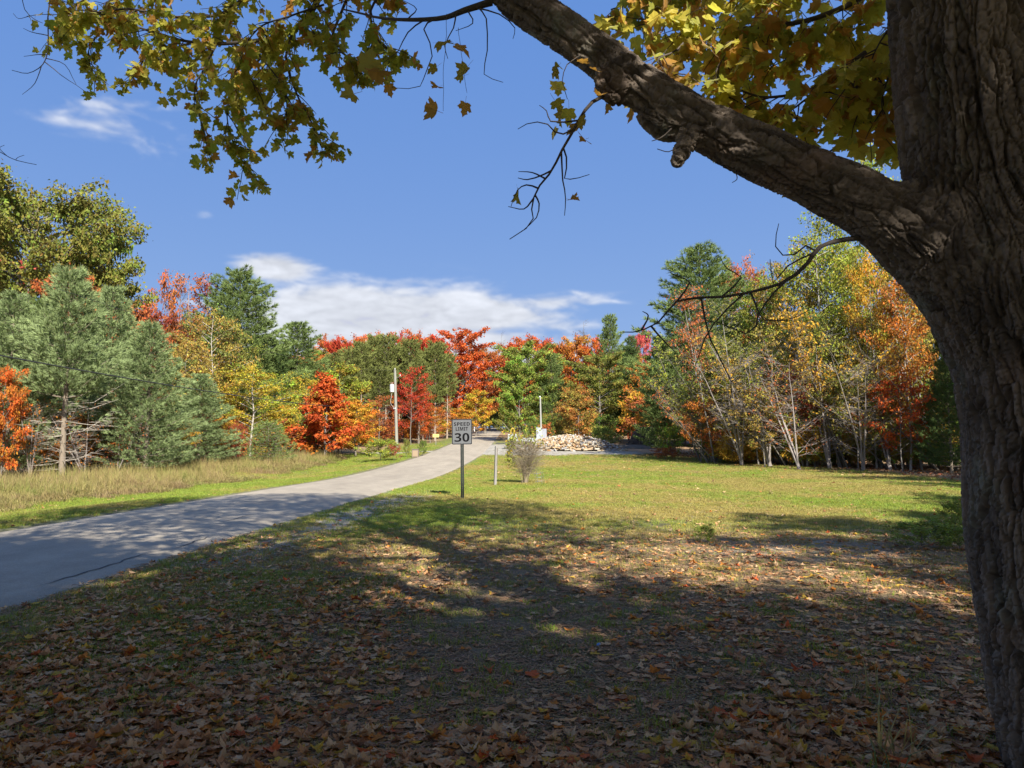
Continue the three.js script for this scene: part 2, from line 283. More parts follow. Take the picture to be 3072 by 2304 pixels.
{ // rank unmown grass between the far verge and the wood
  const geos = [tuft(11, 26, 0.5, 0.16, 0.005, 0.5), tuft(12, 12, 0.85, 0.14, 0.0035, 0.35), tuft(13, 34, 0.38, 0.22, 0.006, 0.7)], list = [], r = rng(15);
  for (let i = 0; i < 24000; i++) {
    const d = 17 + 42 * Math.pow(r(), 0.8), x = roadX(d) - HALF - 0.8 - 9.5 * r(), z = -d, g = roadGap(x, z), n = fbm(x * 0.5, 4, z * 0.5, 3) * 2.2;
    const w0 = d < 38 ? 4.0 + n : 4.0 + (d - 38) * 0.05 + n; if (g < w0 + 0.7 * r()) continue; if (d > 54 && g < 5) continue;
    const mown = Math.exp(-(((x + 13.2) / 2.2) ** 2) - ((d - 39) / 3.2) ** 2); if (r() < mown * 1.3) continue;
    if (woods(x, d) > 0.7 && r() < 0.75) continue;
    const p = fbm(x * 0.5, 6, z * 0.5, 3) + (r() - 0.5) * 0.5, c = p > 0.05 ? mix3([0.36, 0.29, 0.12], [0.3, 0.2, 0.125], clamp(p * 2, 0, 1)) : mix3([0.36, 0.29, 0.12], [0.24, 0.27, 0.07], clamp(-p * 2.5, 0, 1));
    list.push({ m: place(x, soil(x, z), z, r() * 6.28, 0.9 + 0.5 * r(), (0.5 + 0.7 * r()) * (0.75 + 0.5 * fbm(x * 0.9, 2, z * 0.9, 2)) * sstep(w0 - 0.6, w0 + 2.2, g) + 0.12, (r() - 0.5) * 0.2, (r() - 0.5) * 0.2), c, k: Math.floor(r() * 3) });
  }
  scatter('tall_grass', 'grass_tufts', geos, new THREE.MeshPhysicalMaterial({ vertexColors: true, roughness: 0.9, side: THREE.DoubleSide, transmission: 0.25, thickness: 0, specularIntensity: 0.3 }), list, 'tall straw coloured seeding grass between verge and wood', 'grass');
}
// ---------- the big maple ----------
const LEAF = [[0, 0], [0.15, -0.06], [0.3, -0.04], [0.45, 0.02], [0.38, 0.16], [0.47, 0.25], [0.6, 0.43], [0.48, 0.47], [0.42, 0.57], [0.23, 0.5], [0.21, 0.64], [0.28, 0.73], [0.12, 0.82], [0, 1]];
function mapleLeaf(seed, fold, curlX, curlY, stalk = 0) { // a five-lobed leaf, base at the origin, tip along +y, facing +z; bent out of its plane
  const r = rng(seed), b = new MB(), w = [0.9 + 0.2 * r(), 0.9 + 0.2 * r()], ph = r() * 6, W = [1, 1, 1];
  const zf = (x, y) => fold * Math.abs(x) + curlX * x * x + curlY * (y - 0.35) ** 2 + 0.06 * Math.sin(x * 9 + ph) * (Math.abs(x) + 0.1) + 0.05 * Math.sin(y * 7 + ph * 2) * Math.abs(x) * 2;
  const vein = b.v(0, 0.36, zf(0, 0.36) - 0.01, W), first = b.p.length / 3;
  const pts = LEAF.map(([x, y]) => [x * w[0], y]).concat(LEAF.slice(1, -1).reverse().map(([x, y]) => [-x * w[1], y]));
  for (const [x, y] of pts) { const t = 0.86 + 0.22 * r(); b.v(x, y, zf(x, y), [t, t, t]); }
  for (let k = 0; k < pts.length; k++) b.i.push(vein, first + k, first + (k + 1) % pts.length);
  if (stalk) { const c = [0.8, 0.6, 0.5], q = 0.012; const a = b.v(-q, 0.02, 0, c), d = b.v(q, 0.02, 0, c), e = b.v(0.0, -stalk, 0.12 * stalk, c), f = b.v(q * 1.6, -stalk, 0.12 * stalk, c); b.i.push(a, d, f, a, f, e); }
  return b.geo(false);
}
const liveLeaves = [mapleLeaf(1, 0.18, 0.1, -0.25, 0.55), mapleLeaf(2, 0.3, -0.3, -0.5, 0.6), mapleLeaf(3, -0.12, 0.35, 0.3, 0.5), mapleLeaf(4, 0.45, 0.2, -0.4, 0.55)];
const dryLeaves = [mapleLeaf(21, 0.05, 0.18, 0.12, 0.5), mapleLeaf(22, 0.22, 0.1, -0.15, 0.4), mapleLeaf(23, -0.12, -0.3, -0.25, 0), mapleLeaf(24, 0.04, 0.45, 0.05, 0.5), mapleLeaf(25, 0.03, -0.15, -0.2, 0), mapleLeaf(26, 0.3, 0.35, 0.3, 0.3), mapleLeaf(27, 0.1, 1.5, 0.5, 0), mapleLeaf(28, -0.25, -0.6, 0.3, 0.3), mapleLeaf(29, 0.5, 0.2, -0.5, 0)];

const trunkAxis = [ // point, radius
  [[2.844, -0.161, -3.771], 0.47], [[2.817, 0.061, -3.754], 0.41], [[2.705, 0.418, -3.705], 0.375], [[2.63, 0.855, -3.671], 0.37], [[2.589, 1.293, -3.636], 0.37], [[2.573, 1.643, -3.608], 0.37], [[2.538, 1.95, -3.584], 0.375], [[2.477, 2.212, -3.563], 0.385], [[2.397, 2.563, -3.535], 0.385], [[2.298, 2.869, -3.51], 0.37], [[2.24, 3.219, -3.483], 0.365], [[2.2, 3.57, -3.455], 0.36], [[2.139, 4.051, -3.417], 0.35], [[2.082, 4.62, -3.371], 0.33]];
const limbAxis = [
  [[2.292, 2.3, -3.556], 0.2304], [[2.007, 2.508, -3.539], 0.1872], [[1.698, 2.733, -3.541], 0.139], [[1.382, 2.915, -3.567], 0.1241], [[1.081, 3.094, -3.633], 0.1153], [[0.749, 3.341, -3.724], 0.11], [[0.414, 3.682, -3.867], 0.1003], [[0.112, 3.989, -4.003], 0.09856], [[-0.147, 4.24, -4.104], 0.0924], [[-0.401, 4.582, -4.277], 0.088]];
const knobs = [[[0.862, 3.092, -3.613], [0.799, 2.966, -3.563], 0.045, 0.022], [[0.5, 3.437, -3.766], [0.525, 3.392, -3.75], 0.075, 0.06], [[0.735, 3.269, -3.719], [0.778, 3.221, -3.703], 0.08, 0.08], [[2.307, 1.521, -3.267], [2.302, 1.5, -3.288], 0.08, 0.06]];
const TR_AX = trunkAxis, LI_AX = limbAxis;
function chain(ax, x, y, z) { // distance to a chain of tapering capsules, and how far along it (metres)
  let best = 1e9, along = 0, acc = 0, ox = 0, oy = 0, oz = 0;
  for (let k = 0; k < ax.length - 1; k++) {
    const [a, ra] = ax[k], [b, rb] = ax[k + 1], ux = b[0] - a[0], uy = b[1] - a[1], uz = b[2] - a[2], L2 = ux * ux + uy * uy + uz * uz, t = clamp(((x - a[0]) * ux + (y - a[1]) * uy + (z - a[2]) * uz) / L2, 0, 1), L = Math.sqrt(L2);
    const qx = x - a[0] - ux * t, qy = y - a[1] - uy * t, qz = z - a[2] - uz * t, d = Math.sqrt(qx * qx + qy * qy + qz * qz) - mix(ra, rb, t);
    if (d < best) { best = d; along = acc + L * t; ox = qx; oy = qy; oz = qz; }
    acc += L;
  }
  return [best, along, ox, oy, oz];
}
const smin = (a, b, k) => { const h = Math.max(k - Math.abs(a - b), 0) / k; return Math.min(a, b) - h * h * k * 0.25; };
function mapleField(x, y, z) {
  let d = chain(TR_AX, x, y, z)[0]; const l = chain(LI_AX, x, y, z)[0];
  d = smin(d, l, 0.2);
  for (const [a, b, ra, rb] of knobs) { const dx = x - a[0], dy = y - a[1], dz = z - a[2]; if (dx * dx + dy * dy + dz * dz < 0.36) d = smin(d, chain([[a, ra], [b, rb]], x, y, z)[0], 0.06); }
  return d;
}
function meshField(field, lo, hi, cell) { // surface nets over the blocks that the surface passes through
  const B = 12, P = [], cells = new Map(), NX = Math.ceil((hi[0] - lo[0]) / cell) + 2 * B, NY = Math.ceil((hi[1] - lo[1]) / cell) + 2 * B, NZ = Math.ceil((hi[2] - lo[2]) / cell) + 2 * B, key = (i, j, k) => (k * NY + j) * NX + i, signs = [];
  const S = B + 1, val = new Float32Array(S * S * S), reach = B * cell * 0.87 + 0.09;
  for (let bk = 0; bk < NZ; bk += B) for (let bj = 0; bj < NY; bj += B) for (let bi = 0; bi < NX; bi += B) {
    if (Math.abs(field(lo[0] + (bi + B / 2) * cell, lo[1] + (bj + B / 2) * cell, lo[2] + (bk + B / 2) * cell)) > reach) continue;
    for (let k = 0; k < S; k++) for (let j = 0; j < S; j++) for (let i = 0; i < S; i++) val[(k * S + j) * S + i] = field(lo[0] + (bi + i) * cell, lo[1] + (bj + j) * cell, lo[2] + (bk + k) * cell);
    for (let k = 0; k < B; k++) for (let j = 0; j < B; j++) for (let i = 0; i < B; i++) {
      const o = (k * S + j) * S + i; let n = 0, x = 0, y = 0, z = 0, mask = 0; const v = [val[o], val[o + 1], val[o + S], val[o + S + 1], val[o + S * S], val[o + S * S + 1], val[o + S * S + S], val[o + S * S + S + 1]];
      for (let c = 0; c < 8; c++) if (v[c] < 0) mask |= 1 << c; if (mask === 0 || mask === 255) continue;
      for (let c = 0; c < 8; c++) for (let ax = 0; ax < 3; ax++) { const e = c | (1 << ax); if (e === c || (v[c] < 0) === (v[e] < 0)) continue; const t = v[c] / (v[c] - v[e]); x += (c & 1) + (ax === 0 ? t : 0); y += ((c >> 1) & 1) + (ax === 1 ? t : 0); z += ((c >> 2) & 1) + (ax === 2 ? t : 0); n++; }
      cells.set(key(bi + i, bj + j, bk + k), P.length / 3); P.push(lo[0] + (bi + i + x / n) * cell, lo[1] + (bj + j + y / n) * cell, lo[2] + (bk + k + z / n) * cell); signs.push(bi + i, bj + j, bk + k, mask);
    }
  }
  const I = [];
  for (let s = 0; s < signs.length; s += 4) {
    const i = signs[s], j = signs[s + 1], k = signs[s + 2], m = signs[s + 3], in0 = m & 1;
    const quad = (bit, a, b, c) => { if (!!(m & bit) === !!in0) return; const q = [cells.get(key(i, j, k)), cells.get(a), cells.get(b), cells.get(c)]; if (q.some((e) => e === undefined)) return; if (in0) I.push(q[0], q[1], q[2], q[0], q[2], q[3]); else I.push(q[0], q[2], q[1], q[0], q[3], q[2]); };
    quad(2, key(i, j - 1, k), key(i, j - 1, k - 1), key(i, j, k - 1));
    quad(4, key(i, j, k - 1), key(i - 1, j, k - 1), key(i - 1, j, k));
    quad(16, key(i - 1, j, k), key(i - 1, j - 1, k), key(i, j - 1, k));
  }
  return [P, I];
}
let barkPlate = 0;
const groove = (n, w) => sstep(0, w, Math.abs(n));
const hash3 = (i, j, k) => { let t = Math.imul(i, 374761393) + Math.imul(j, 668265263) + Math.imul(k, 2147483647 ^ 1274126177); t = Math.imul(t ^ (t >>> 13), 1274126177); return ((t ^ (t >>> 16)) >>> 0) / 4294967296; };
function plates(x, y, z) { // bark plates: [distance to the nearest crack, a number for each plate]
  const X = Math.floor(x), Y = Math.floor(y), Z = Math.floor(z); let f1 = 9, f2 = 9, id = 0;
  for (let k = -1; k <= 1; k++) for (let j = -1; j <= 1; j++) for (let i = -1; i <= 1; i++) { const a = X + i, b = Y + j, c = Z + k, h = hash3(a, b, c), dx = a + 0.1 + 0.8 * h - x, dy = b + 0.1 + 0.8 * hash3(b, c, a + 7) - y, dz = c + 0.1 + 0.8 * hash3(c, a, b + 3) - z, d = dx * dx + dy * dy + dz * dz; if (d < f1) { f2 = f1; f1 = d; id = h; } else if (d < f2) f2 = d; }
  return [Math.sqrt(f2) - Math.sqrt(f1), id];
}
function barkAt(a, b, c, t, s) { // a, b, c: offset from the axis; t: metres along; returns height in metres
  const wx = 0.5 * fbm(a * 6 * s, t * 4 * s, c * 6 * s + b * 6, 2), wz = 0.5 * fbm(a * 6 * s + 31, t * 4 * s, c * 6 * s + b * 5, 2), wt = 0.6 * N3(a * 9 * s, t * 5, c * 9 * s + b * 9);
  const [e1, id] = plates(a * 19 * s + wx * 0.9, t * 2.6 * s + wt * 0.6 + b * 4, c * 19 * s + wz * 0.9), [e2] = plates(a * 44 * s + wz * 1.1 + 9, t * 13 * s + wt * 0.6, c * 44 * s + wx * 1.1 + b * 20);
  const n1 = N3(a * 12 * s + wx * 0.9, t * 1.5 * s + b, c * 12 * s + wz * 0.9), n4 = N3(a * 95, t * 40, c * 95 + b * 60);
  const n5 = N3(a * 55 * s + wx, t * 8 * s, c * 55 * s + b * 25), n6 = N3(a * 120, t * 90, c * 120 + b * 100);
  barkPlate = id;
  return 0.027 * sstep(0.0, 0.1, e1) + 0.014 * (id - 0.5) + 0.014 * sstep(0, 0.12, e2) + 0.036 * groove(n1, 0.1) + 0.004 * n5 + 0.005 * n4 + 0.004 * n6 - 0.064;
}
const maple = thing('maple_tree', 'huge rough barked maple with a thick limb arching over the ground', 'tree', trunkAxis[1][0][0], 0, trunkAxis[1][0][2]);
const mx0 = maple.position.x, mz0 = maple.position.z;
{
  const [P, I] = meshField(mapleField, [-0.5, -0.25, -4.95], [3.5, 5.0, -2.7], 0.0062), n = P.length / 3, pos = new Float32Array(n * 3), col = new Float32Array(n * 3), e = 0.012;
  for (let k = 0; k < n; k++) {
    const x = P[k * 3], y = P[k * 3 + 1], z = P[k * 3 + 2];
    let gx = mapleField(x + e, y, z) - mapleField(x - e, y, z), gy = mapleField(x, y + e, z) - mapleField(x, y - e, z), gz = mapleField(x, y, z + e) - mapleField(x, y, z - e); const l = Math.hypot(gx, gy, gz) || 1; gx /= l; gy /= l; gz /= l;
    const T = chain(TR_AX, x, y, z), L = chain(LI_AX, x, y, z), wt = 1 / (1 + Math.exp((T[0] - L[0]) * 22));
    let h = 0; if (wt > 0.02) h += wt * barkAt(T[2], T[3] * 0.3, T[4], T[1], 1); if (wt < 0.98) h += (1 - wt) * 0.66 * barkAt(L[2], L[3], L[4], L[1] * 1.1, 1.5);
    h += 0.02 * fbm(x * 3.1, y * 2.2, z * 3.1, 2);
    pos.set([x + gx * h - mx0, y + gy * h, z + gz * h - mz0], k * 3);
    const s = fbm(x * 5, y * 3, z * 5, 3), f = N3(x * 60, y * 26, z * 60), q = clamp(0.42 + 0.7 * s + 0.35 * f + 0.75 * (barkPlate - 0.5), 0, 1);
    let c = mix3([0.078, 0.062, 0.05], [0.24, 0.195, 0.155], q);
    const li = sstep(0.12, 0.5, fbm(x * 4 + 20, y * 2, z * 4, 4) + 0.16 * f); c = mix3(c, [0.19, 0.2, 0.155], li * 0.75);   // grey-green lichen patches
    const red = sstep(0.1, 0.45, fbm(x * 2.3, y * 2.3 + 40, z * 2.3, 3)); c = mix3(c, [0.24, 0.165, 0.125], red * 0.5);
    col.set(c, k * 3);
  }
  const g = new THREE.BufferGeometry(); g.setAttribute('position', new THREE.BufferAttribute(pos, 3)); g.setAttribute('color', new THREE.BufferAttribute(col, 3)); g.setIndex(I); g.computeVertexNormals();
  part('trunk', g, std(1, 1, 1, 0.95, { vertexColors: true }), maple);
}
const barkCol = [0.075, 0.062, 0.052];
const mapleLeaves = []; // {p, dir, nrm, s, c}
const rl = rng(4242);
const rel = (p) => [p[0] - mx0, p[1], p[2] - mz0];
const palettes = {
  olive: () => { const q = rl(); return q < 0.6 ? [0.36 + 0.1 * rl(), 0.38 + 0.07 * rl(), 0.045] : q < 0.87 ? [0.55, 0.48, 0.07] : [0.52, 0.27, 0.045]; },
  gold: () => { const q = rl(); return q < 0.5 ? [0.56 + 0.08 * rl(), 0.5 + 0.06 * rl(), 0.07] : q < 0.8 ? [0.42, 0.43, 0.055] : [0.58, 0.3, 0.05]; },
  orange: () => { const q = rl(); return q < 0.6 ? [0.5, 0.27, 0.045] : [0.4, 0.32, 0.05]; },
};
function hang(p, size, pal, down = 0.75) { // a leaf hanging from p
  const u = unit(rl), dir = V3(u[0], u[1] * 0.5 - down, u[2]).normalize(), nn = unit(rl), n = V3(nn[0], nn[1] + 0.35, nn[2]); n.addScaledVector(dir, -n.dot(dir)).normalize();
  mapleLeaves.push({ p: V3(...p).addScaledVector(dir, size * 0.5), dir, n, s: size, c: palettes[pal]() });
}
const along = (pts, t) => { const n = pts.length - 1, k = Math.min(n - 1, Math.floor(t * n)), f = t * n - k; return [mix(pts[k][0], pts[k + 1][0], f), mix(pts[k][1], pts[k + 1][1], f), mix(pts[k][2], pts[k + 1][2], f)]; };
const lenOf = (pts) => { let l = 0; for (let k = 1; k < pts.length; k++) l += Math.hypot(pts[k][0] - pts[k - 1][0], pts[k][1] - pts[k - 1][1], pts[k][2] - pts[k - 1][2]); return l; };
function smooth(pts, n) { const c = new THREE.CatmullRomCurve3(pts.map((p) => V3(...p))); return c.getPoints(n).map((v) => [v.x, v.y, v.z]); }
function branch(pts, r0, r1, opt = {}) { // one bough of the maple: a child named branch; twigs and leaves grow from it
  const { twigs = 0, leaf = 0.085, pal = 'olive', from = 0.15, tl = 0.3, perTwig = 5, spread = 1, tips = 1, down = 0.35 } = opt;
  const L = lenOf(pts), cv = smooth(pts, Math.max(6, Math.round(L * 14))).map((p, k) => { const w = 0.006 * Math.min(1, k); return [p[0] + w * N3(p[0] * 9, p[1] * 9, 1), p[1] + w * N3(p[1] * 9, p[2] * 9, 4), p[2] + w * N3(p[2] * 9, p[0] * 9, 7)]; }), b = new MB(), n = cv.length;
  b.tube(cv.map(rel), cv.map((_, k) => mix(r0, r1, Math.pow(k / (n - 1), 0.8))), r0 > 0.02 ? 9 : 6, barkCol);
  const count = Math.round(L * twigs);
  for (let i = 0; i < count; i++) {
    const t = mix(from, 1, (i + rl()) / count), p = along(cv, t), q = along(cv, Math.min(1, t + 0.05)), tan = V3(q[0] - p[0], q[1] - p[1], q[2] - p[2]).normalize(), u = unit(rl);
    const d = V3(u[0] * spread, u[1] * 0.6 - down, u[2] * spread).addScaledVector(tan, 0.45).normalize(), l = tl * (0.5 + 0.8 * rl()), seg = [p];
    for (let s = 1; s <= 4; s++) { d.y -= 0.07; d.x += (rl() - 0.5) * 0.3; d.z += (rl() - 0.5) * 0.3; d.normalize(); const o = seg[s - 1]; seg.push([o[0] + d.x * l / 4, o[1] + d.y * l / 4, o[2] + d.z * l / 4]); }
    b.tube(seg.map(rel), [0.0042, 0.0035, 0.003, 0.0025, 0.0018], 4, [0.07, 0.05, 0.04]);
    for (let s = 0; s < perTwig; s++) hang(along(seg, 0.25 + 0.75 * (s + rl()) / perTwig), leaf * (0.7 + 0.55 * rl()), pal);
  }
  part('branch', b.geo(true), mapleBark, maple);
  return cv;
}
const mapleBark = std(1, 1, 1, 0.95, { vertexColors: true });
// the limb goes on out of sight and carries the leafy sprays on the left
branch([[-0.284, 4.422, -4.19], [-0.603, 4.926, -4.551], [-1.054, 5.434, -5.012], [-1.648, 5.866, -5.479], [-2.481, 6.123, -5.86], [-3.341, 6.113, -6.061]], 0.095, 0.035, { twigs: 8, from: 0.3, tl: 0.5, leaf: 0.1 });
const A = { leaf: 0.072, twigs: 19, tl: 0.3, perTwig: 7, pal: 'olive', from: 0.08 };
branch([[-1.14, 5.523, -5.105], [-1.37, 5.004, -5.347], [-1.523, 4.822, -5.462], [-1.702, 4.738, -5.569], [-2.109, 4.713, -5.671], [-2.51, 4.766, -5.767], [-2.924, 4.915, -5.856], [-3.464, 5.143, -5.938]], 0.03, 0.006, A);
branch([[-1.805, 4.744, -5.619], [-1.965, 4.577, -5.682], [-2.163, 4.421, -5.745], [-2.254, 4.226, -5.81], [-2.199, 3.971, -5.83], [-2.089, 3.762, -5.897]], 0.01, 0.003, { ...A, tl: 0.3, twigs: 23 });
branch([[-1.677, 4.752, -5.568], [-1.726, 4.526, -5.586], [-1.663, 4.303, -5.654], [-1.549, 4.082, -5.671], [-1.479, 3.902, -5.736]], 0.012, 0.003, { ...A, tl: 0.24, twigs: 23 });
branch([[-2.308, 4.739, -5.719], [-2.397, 4.505, -5.688], [-2.469, 4.362, -5.699], [-2.446, 4.168, -5.765], [-2.401, 3.898, -5.836]], 0.009, 0.003, { ...A, tl: 0.22, twigs: 18, from: 0.05 });
branch([[-2.51, 4.773, -5.767], [-2.753, 4.726, -5.821], [-2.962, 4.678, -5.875], [-3.055, 4.511, -5.888]], 0.008, 0.003, { ...A, tl: 0.2, twigs: 20 });
branch([[-1.648, 5.849, -5.481], [-1.965, 5.258, -5.628], [-2.218, 5.029, -5.746], [-2.627, 5.019, -5.847], [-3.161, 5.143, -5.938], [-3.712, 5.123, -6.04]], 0.022, 0.005, { ...A, tl: 0.3, twigs: 21 });
branch([[-3.048, 5.143, -5.938], [-3.313, 4.992, -5.95], [-3.492, 4.829, -6.013], [-3.481, 4.664, -6.076]], 0.008, 0.003, { ...A, tl: 0.2, twigs: 17 });
branch([[-2.481, 6.104, -5.862], [-2.795, 5.646, -6.099], [-3.195, 5.472, -6.213], [-3.728, 5.452, -6.315], [-3.969, 5.211, -6.334]], 0.02, 0.005, { ...A, tl: 0.28, twigs: 20 });
branch([[-1.054, 5.434, -5.012], [-1.127, 5.01, -5.246], [-1.228, 4.743, -5.268], [-1.295, 4.509, -5.286], [-1.161, 4.375, -5.297], [-1.036, 4.333, -5.35]], 0.016, 0.004, { ...A, tl: 0.24, twigs: 18 });
branch([[-1.021, 5.418, -5.013], [-0.875, 4.761, -4.965], [-0.971, 4.54, -4.983], [-0.907, 4.35, -4.998], [-0.812, 4.262, -5.005]], 0.014, 0.004, { ...A, twigs: 15, tl: 0.24 });
branch([[-1.898, 4.511, -5.487], [-1.759, 4.337, -5.5], [-1.69, 4.129, -5.517], [-1.775, 3.977, -5.579]], 0.006, 0.003, { ...A, tl: 0.2, twigs: 21 });
branch([[-1.387, 4.834, -5.361], [-1.664, 4.676, -5.273], [-1.798, 4.554, -5.182], [-1.93, 4.325, -5.2], [-1.798, 4.095, -5.219]], 0.008, 0.003, { ...A, tl: 0.24, twigs: 20 });
// bare twigs
const bare = (pts, r0, r1, side) => { const cv = branch(pts, r0, r1); for (const [t, ...q] of side || []) branch([along(cv, t), ...q], Math.min(r0 * 0.6, 0.005), 0.0016); return cv; };
bare([[-3.736, 5.444, -5.914], [-3.789, 5.067, -5.944], [-3.789, 4.804, -5.965], [-3.834, 4.69, -5.974], [-3.955, 4.623, -5.979], [-4.084, 4.645, -5.977]], 0.007, 0.0022, [[0.62, [-3.899, 4.54, -5.986], [-4.001, 4.449, -5.993]], [0.55, [-3.691, 4.615, -5.98], [-3.494, 4.479, -5.991]], [0.5, [-3.653, 4.69, -5.974], [-3.562, 4.532, -5.986]], [0.45, [-3.88, 4.773, -5.967], [-3.986, 4.758, -5.968]], [0.3, [-3.918, 4.954, -5.953], [-3.993, 4.984, -5.951]]]);
bare([[-4.019, 5.506, -6.009], [-4.058, 5.238, -6.031], [-3.981, 5.131, -6.039], [-3.896, 5.085, -6.043]], 0.004, 0.002, [[0.6, [-4.096, 5.123, -6.04], [-4.142, 5.169, -6.036]]]);
bare([[-3.911, 3.806, -5.342], [-3.71, 3.713, -5.349], [-3.61, 3.656, -5.354], [-3.448, 3.616, -5.357]], 0.004, 0.002, [[0.7, [-3.576, 3.673, -5.353], [-3.536, 3.689, -5.351]], [0.5, [-3.71, 3.74, -5.347], [-3.677, 3.76, -5.346]]]);
bare([[-0.114, 4.07, -4.067], [-0.249, 4.029, -4.07], [-0.383, 4.01, -4.122], [-0.607, 4.05, -4.219], [-0.802, 4.178, -4.41], [-1.094, 4.4, -4.693]], 0.022, 0.005, [[0.3, [-0.323, 3.898, -4.031], [-0.374, 3.796, -4.039], [-0.354, 3.724, -4.044]], [0.12, [-0.143, 3.949, -4.027], [-0.138, 3.77, -4.041], [-0.156, 3.642, -4.051], [-0.046, 3.596, -4.055]], [0.45, [-0.501, 3.953, -4.127], [-0.448, 3.822, -4.137], [-0.493, 3.691, -4.147], [-0.527, 3.618, -4.153], [-0.682, 3.615, -4.153]], [0.5, [-0.607, 3.98, -4.225], [-0.66, 3.873, -4.233], [-0.751, 3.799, -4.239]], [0.2, [-0.22, 3.923, -4.029], [-0.31, 3.882, -4.032]], [0.15, [-0.067, 3.974, -4.025], [0.015, 3.898, -4.031], [0.005, 3.837, -4.035]], [0.6, [-0.553, 4.114, -4.214], [-0.633, 4.168, -4.21]]]);
const droop = bare([[0.516, 3.392, -3.79], [0.427, 3.346, -3.723], [0.362, 3.263, -3.68], [0.309, 3.162, -3.668], [0.243, 3.04, -3.657], [0.192, 2.945, -3.655], [0.123, 2.85, -3.652], [0.096, 2.759, -3.66], [0.1, 2.691, -3.665], [-0.009, 2.609, -3.672]], 0.011, 0.002, [[0.33, [0.229, 3.131, -3.65], [0.178, 3.177, -3.636], [0.1, 3.182, -3.626], [0.027, 3.15, -3.629]], [0.28, [0.193, 3.195, -3.645], [0.17, 3.246, -3.641], [0.133, 3.273, -3.639]], [0.42, [0.275, 2.994, -3.661], [0.261, 2.914, -3.667], [0.307, 2.912, -3.668], [0.385, 2.935, -3.666]], [0.44, [0.252, 2.903, -3.668], [0.266, 2.811, -3.676], [0.261, 2.729, -3.682]], [0.6, [0.1, 2.937, -3.646], [0.036, 2.941, -3.645]], [0.66, [0.073, 2.873, -3.651], [0.027, 2.846, -3.653], [-0.005, 2.768, -3.659]], [0.7, [0.135, 2.782, -3.658], [0.119, 2.714, -3.663], [0.05, 2.646, -3.669]], [0.72, [0.055, 2.755, -3.66], [-0.018, 2.768, -3.659]], [0.55, [0.078, 2.9, -3.648], [0.032, 2.909, -3.648]]]);
bare([[1.654, 2.581, -3.553], [1.507, 2.548, -3.496], [1.421, 2.507, -3.459], [1.37, 2.438, -3.444], [1.261, 2.349, -3.431], [1.127, 2.302, -3.415], [0.974, 2.269, -3.398], [0.824, 2.259, -3.388], [0.738, 2.24, -3.38], [0.672, 2.161, -3.386], [0.572, 2.111, -3.39], [0.499, 2.107, -3.39]], 0.0135, 0.0024, [[0.2, [1.343, 2.515, -3.438], [1.279, 2.459, -3.443], [1.225, 2.493, -3.44], [1.217, 2.553, -3.435], [1.23, 2.613, -3.431]], [0.21, [1.268, 2.419, -3.446], [1.204, 2.344, -3.452], [1.191, 2.451, -3.443]], [0.48, [1.114, 2.161, -3.386], [1.051, 2.099, -3.391], [0.96, 2.14, -3.388], [0.864, 2.161, -3.386]], [0.5, [0.9, 2.137, -3.368], [0.838, 2.013, -3.378], [0.821, 1.951, -3.383]], [0.56, [1.03, 2.348, -3.371], [0.968, 2.39, -3.368], [0.937, 2.444, -3.364]], [0.62, [0.879, 2.096, -3.371], [0.941, 1.972, -3.381], [0.983, 1.868, -3.389], [0.975, 1.806, -3.394]], [0.72, [0.801, 2.327, -3.373], [0.759, 2.348, -3.371], [0.713, 2.369, -3.37]], [0.86, [0.697, 2.057, -3.394], [0.738, 2.016, -3.398]], [0.36, [1.152, 2.248, -3.399], [1.12, 2.175, -3.405], [1.246, 2.164, -3.406], [1.351, 2.21, -3.402]], [0.9, [0.613, 2.182, -3.385], [0.588, 2.199, -3.383]]]);
// sprays that hang behind the limb, between it and the trunk
const Bq = { leaf: 0.098, twigs: 21, tl: 0.34, perTwig: 7, pal: 'gold', from: 0.1 };
branch([[2.371, 4.266, -4.102], [2.161, 3.953, -4.127], [2.023, 3.847, -4.235], [1.795, 3.706, -4.347], [1.554, 3.697, -4.448], [1.359, 3.8, -4.54]], 0.022, 0.005, Bq);
branch([[2.508, 4.704, -4.368], [2.172, 4.34, -4.397], [1.875, 4.229, -4.506], [1.505, 4.226, -4.606], [1.141, 4.335, -4.798], [0.869, 4.508, -4.985]], 0.025, 0.005, { ...Bq, twigs: 22 });
branch([[2.835, 5.267, -4.925], [2.405, 5.08, -5.04], [1.956, 4.883, -5.156], [1.517, 4.936, -5.352], [1.111, 5.02, -5.546], [0.783, 5.029, -5.746]], 0.02, 0.005, { ...Bq, twigs: 24, leaf: 0.095 });
branch([[2.161, 3.953, -4.127], [2.034, 3.668, -4.049], [1.983, 3.566, -4.057], [1.88, 3.438, -4.067]], 0.008, 0.003, { ...Bq, pal: 'gold' });
branch([[1.884, 3.751, -4.293], [1.648, 3.552, -4.259], [1.567, 3.499, -4.263]], 0.008, 0.003, Bq);
branch([[1.563, 4.226, -4.606], [1.274, 3.921, -4.43], [1.218, 3.753, -4.443], [1.302, 3.683, -4.449]], 0.008, 0.003, Bq);
branch([[1.202, 4.335, -4.798], [1.036, 4.08, -4.618], [0.9, 3.971, -4.526], [0.993, 3.823, -4.438]], 0.008, 0.003, { ...Bq, pal: 'orange', twigs: 14 });
branch([[2.313, 4.34, -4.698], [2.116, 4.244, -4.806], [1.811, 4.153, -4.813], [1.567, 4.287, -5.003], [1.274, 4.403, -5.094]], 0.008, 0.003, { ...Bq, twigs: 20 });
branch([[2.035, 3.837, -3.835], [1.937, 3.715, -3.844], [1.888, 3.594, -3.854]], 0.006, 0.003, { ...Bq, twigs: 22 });
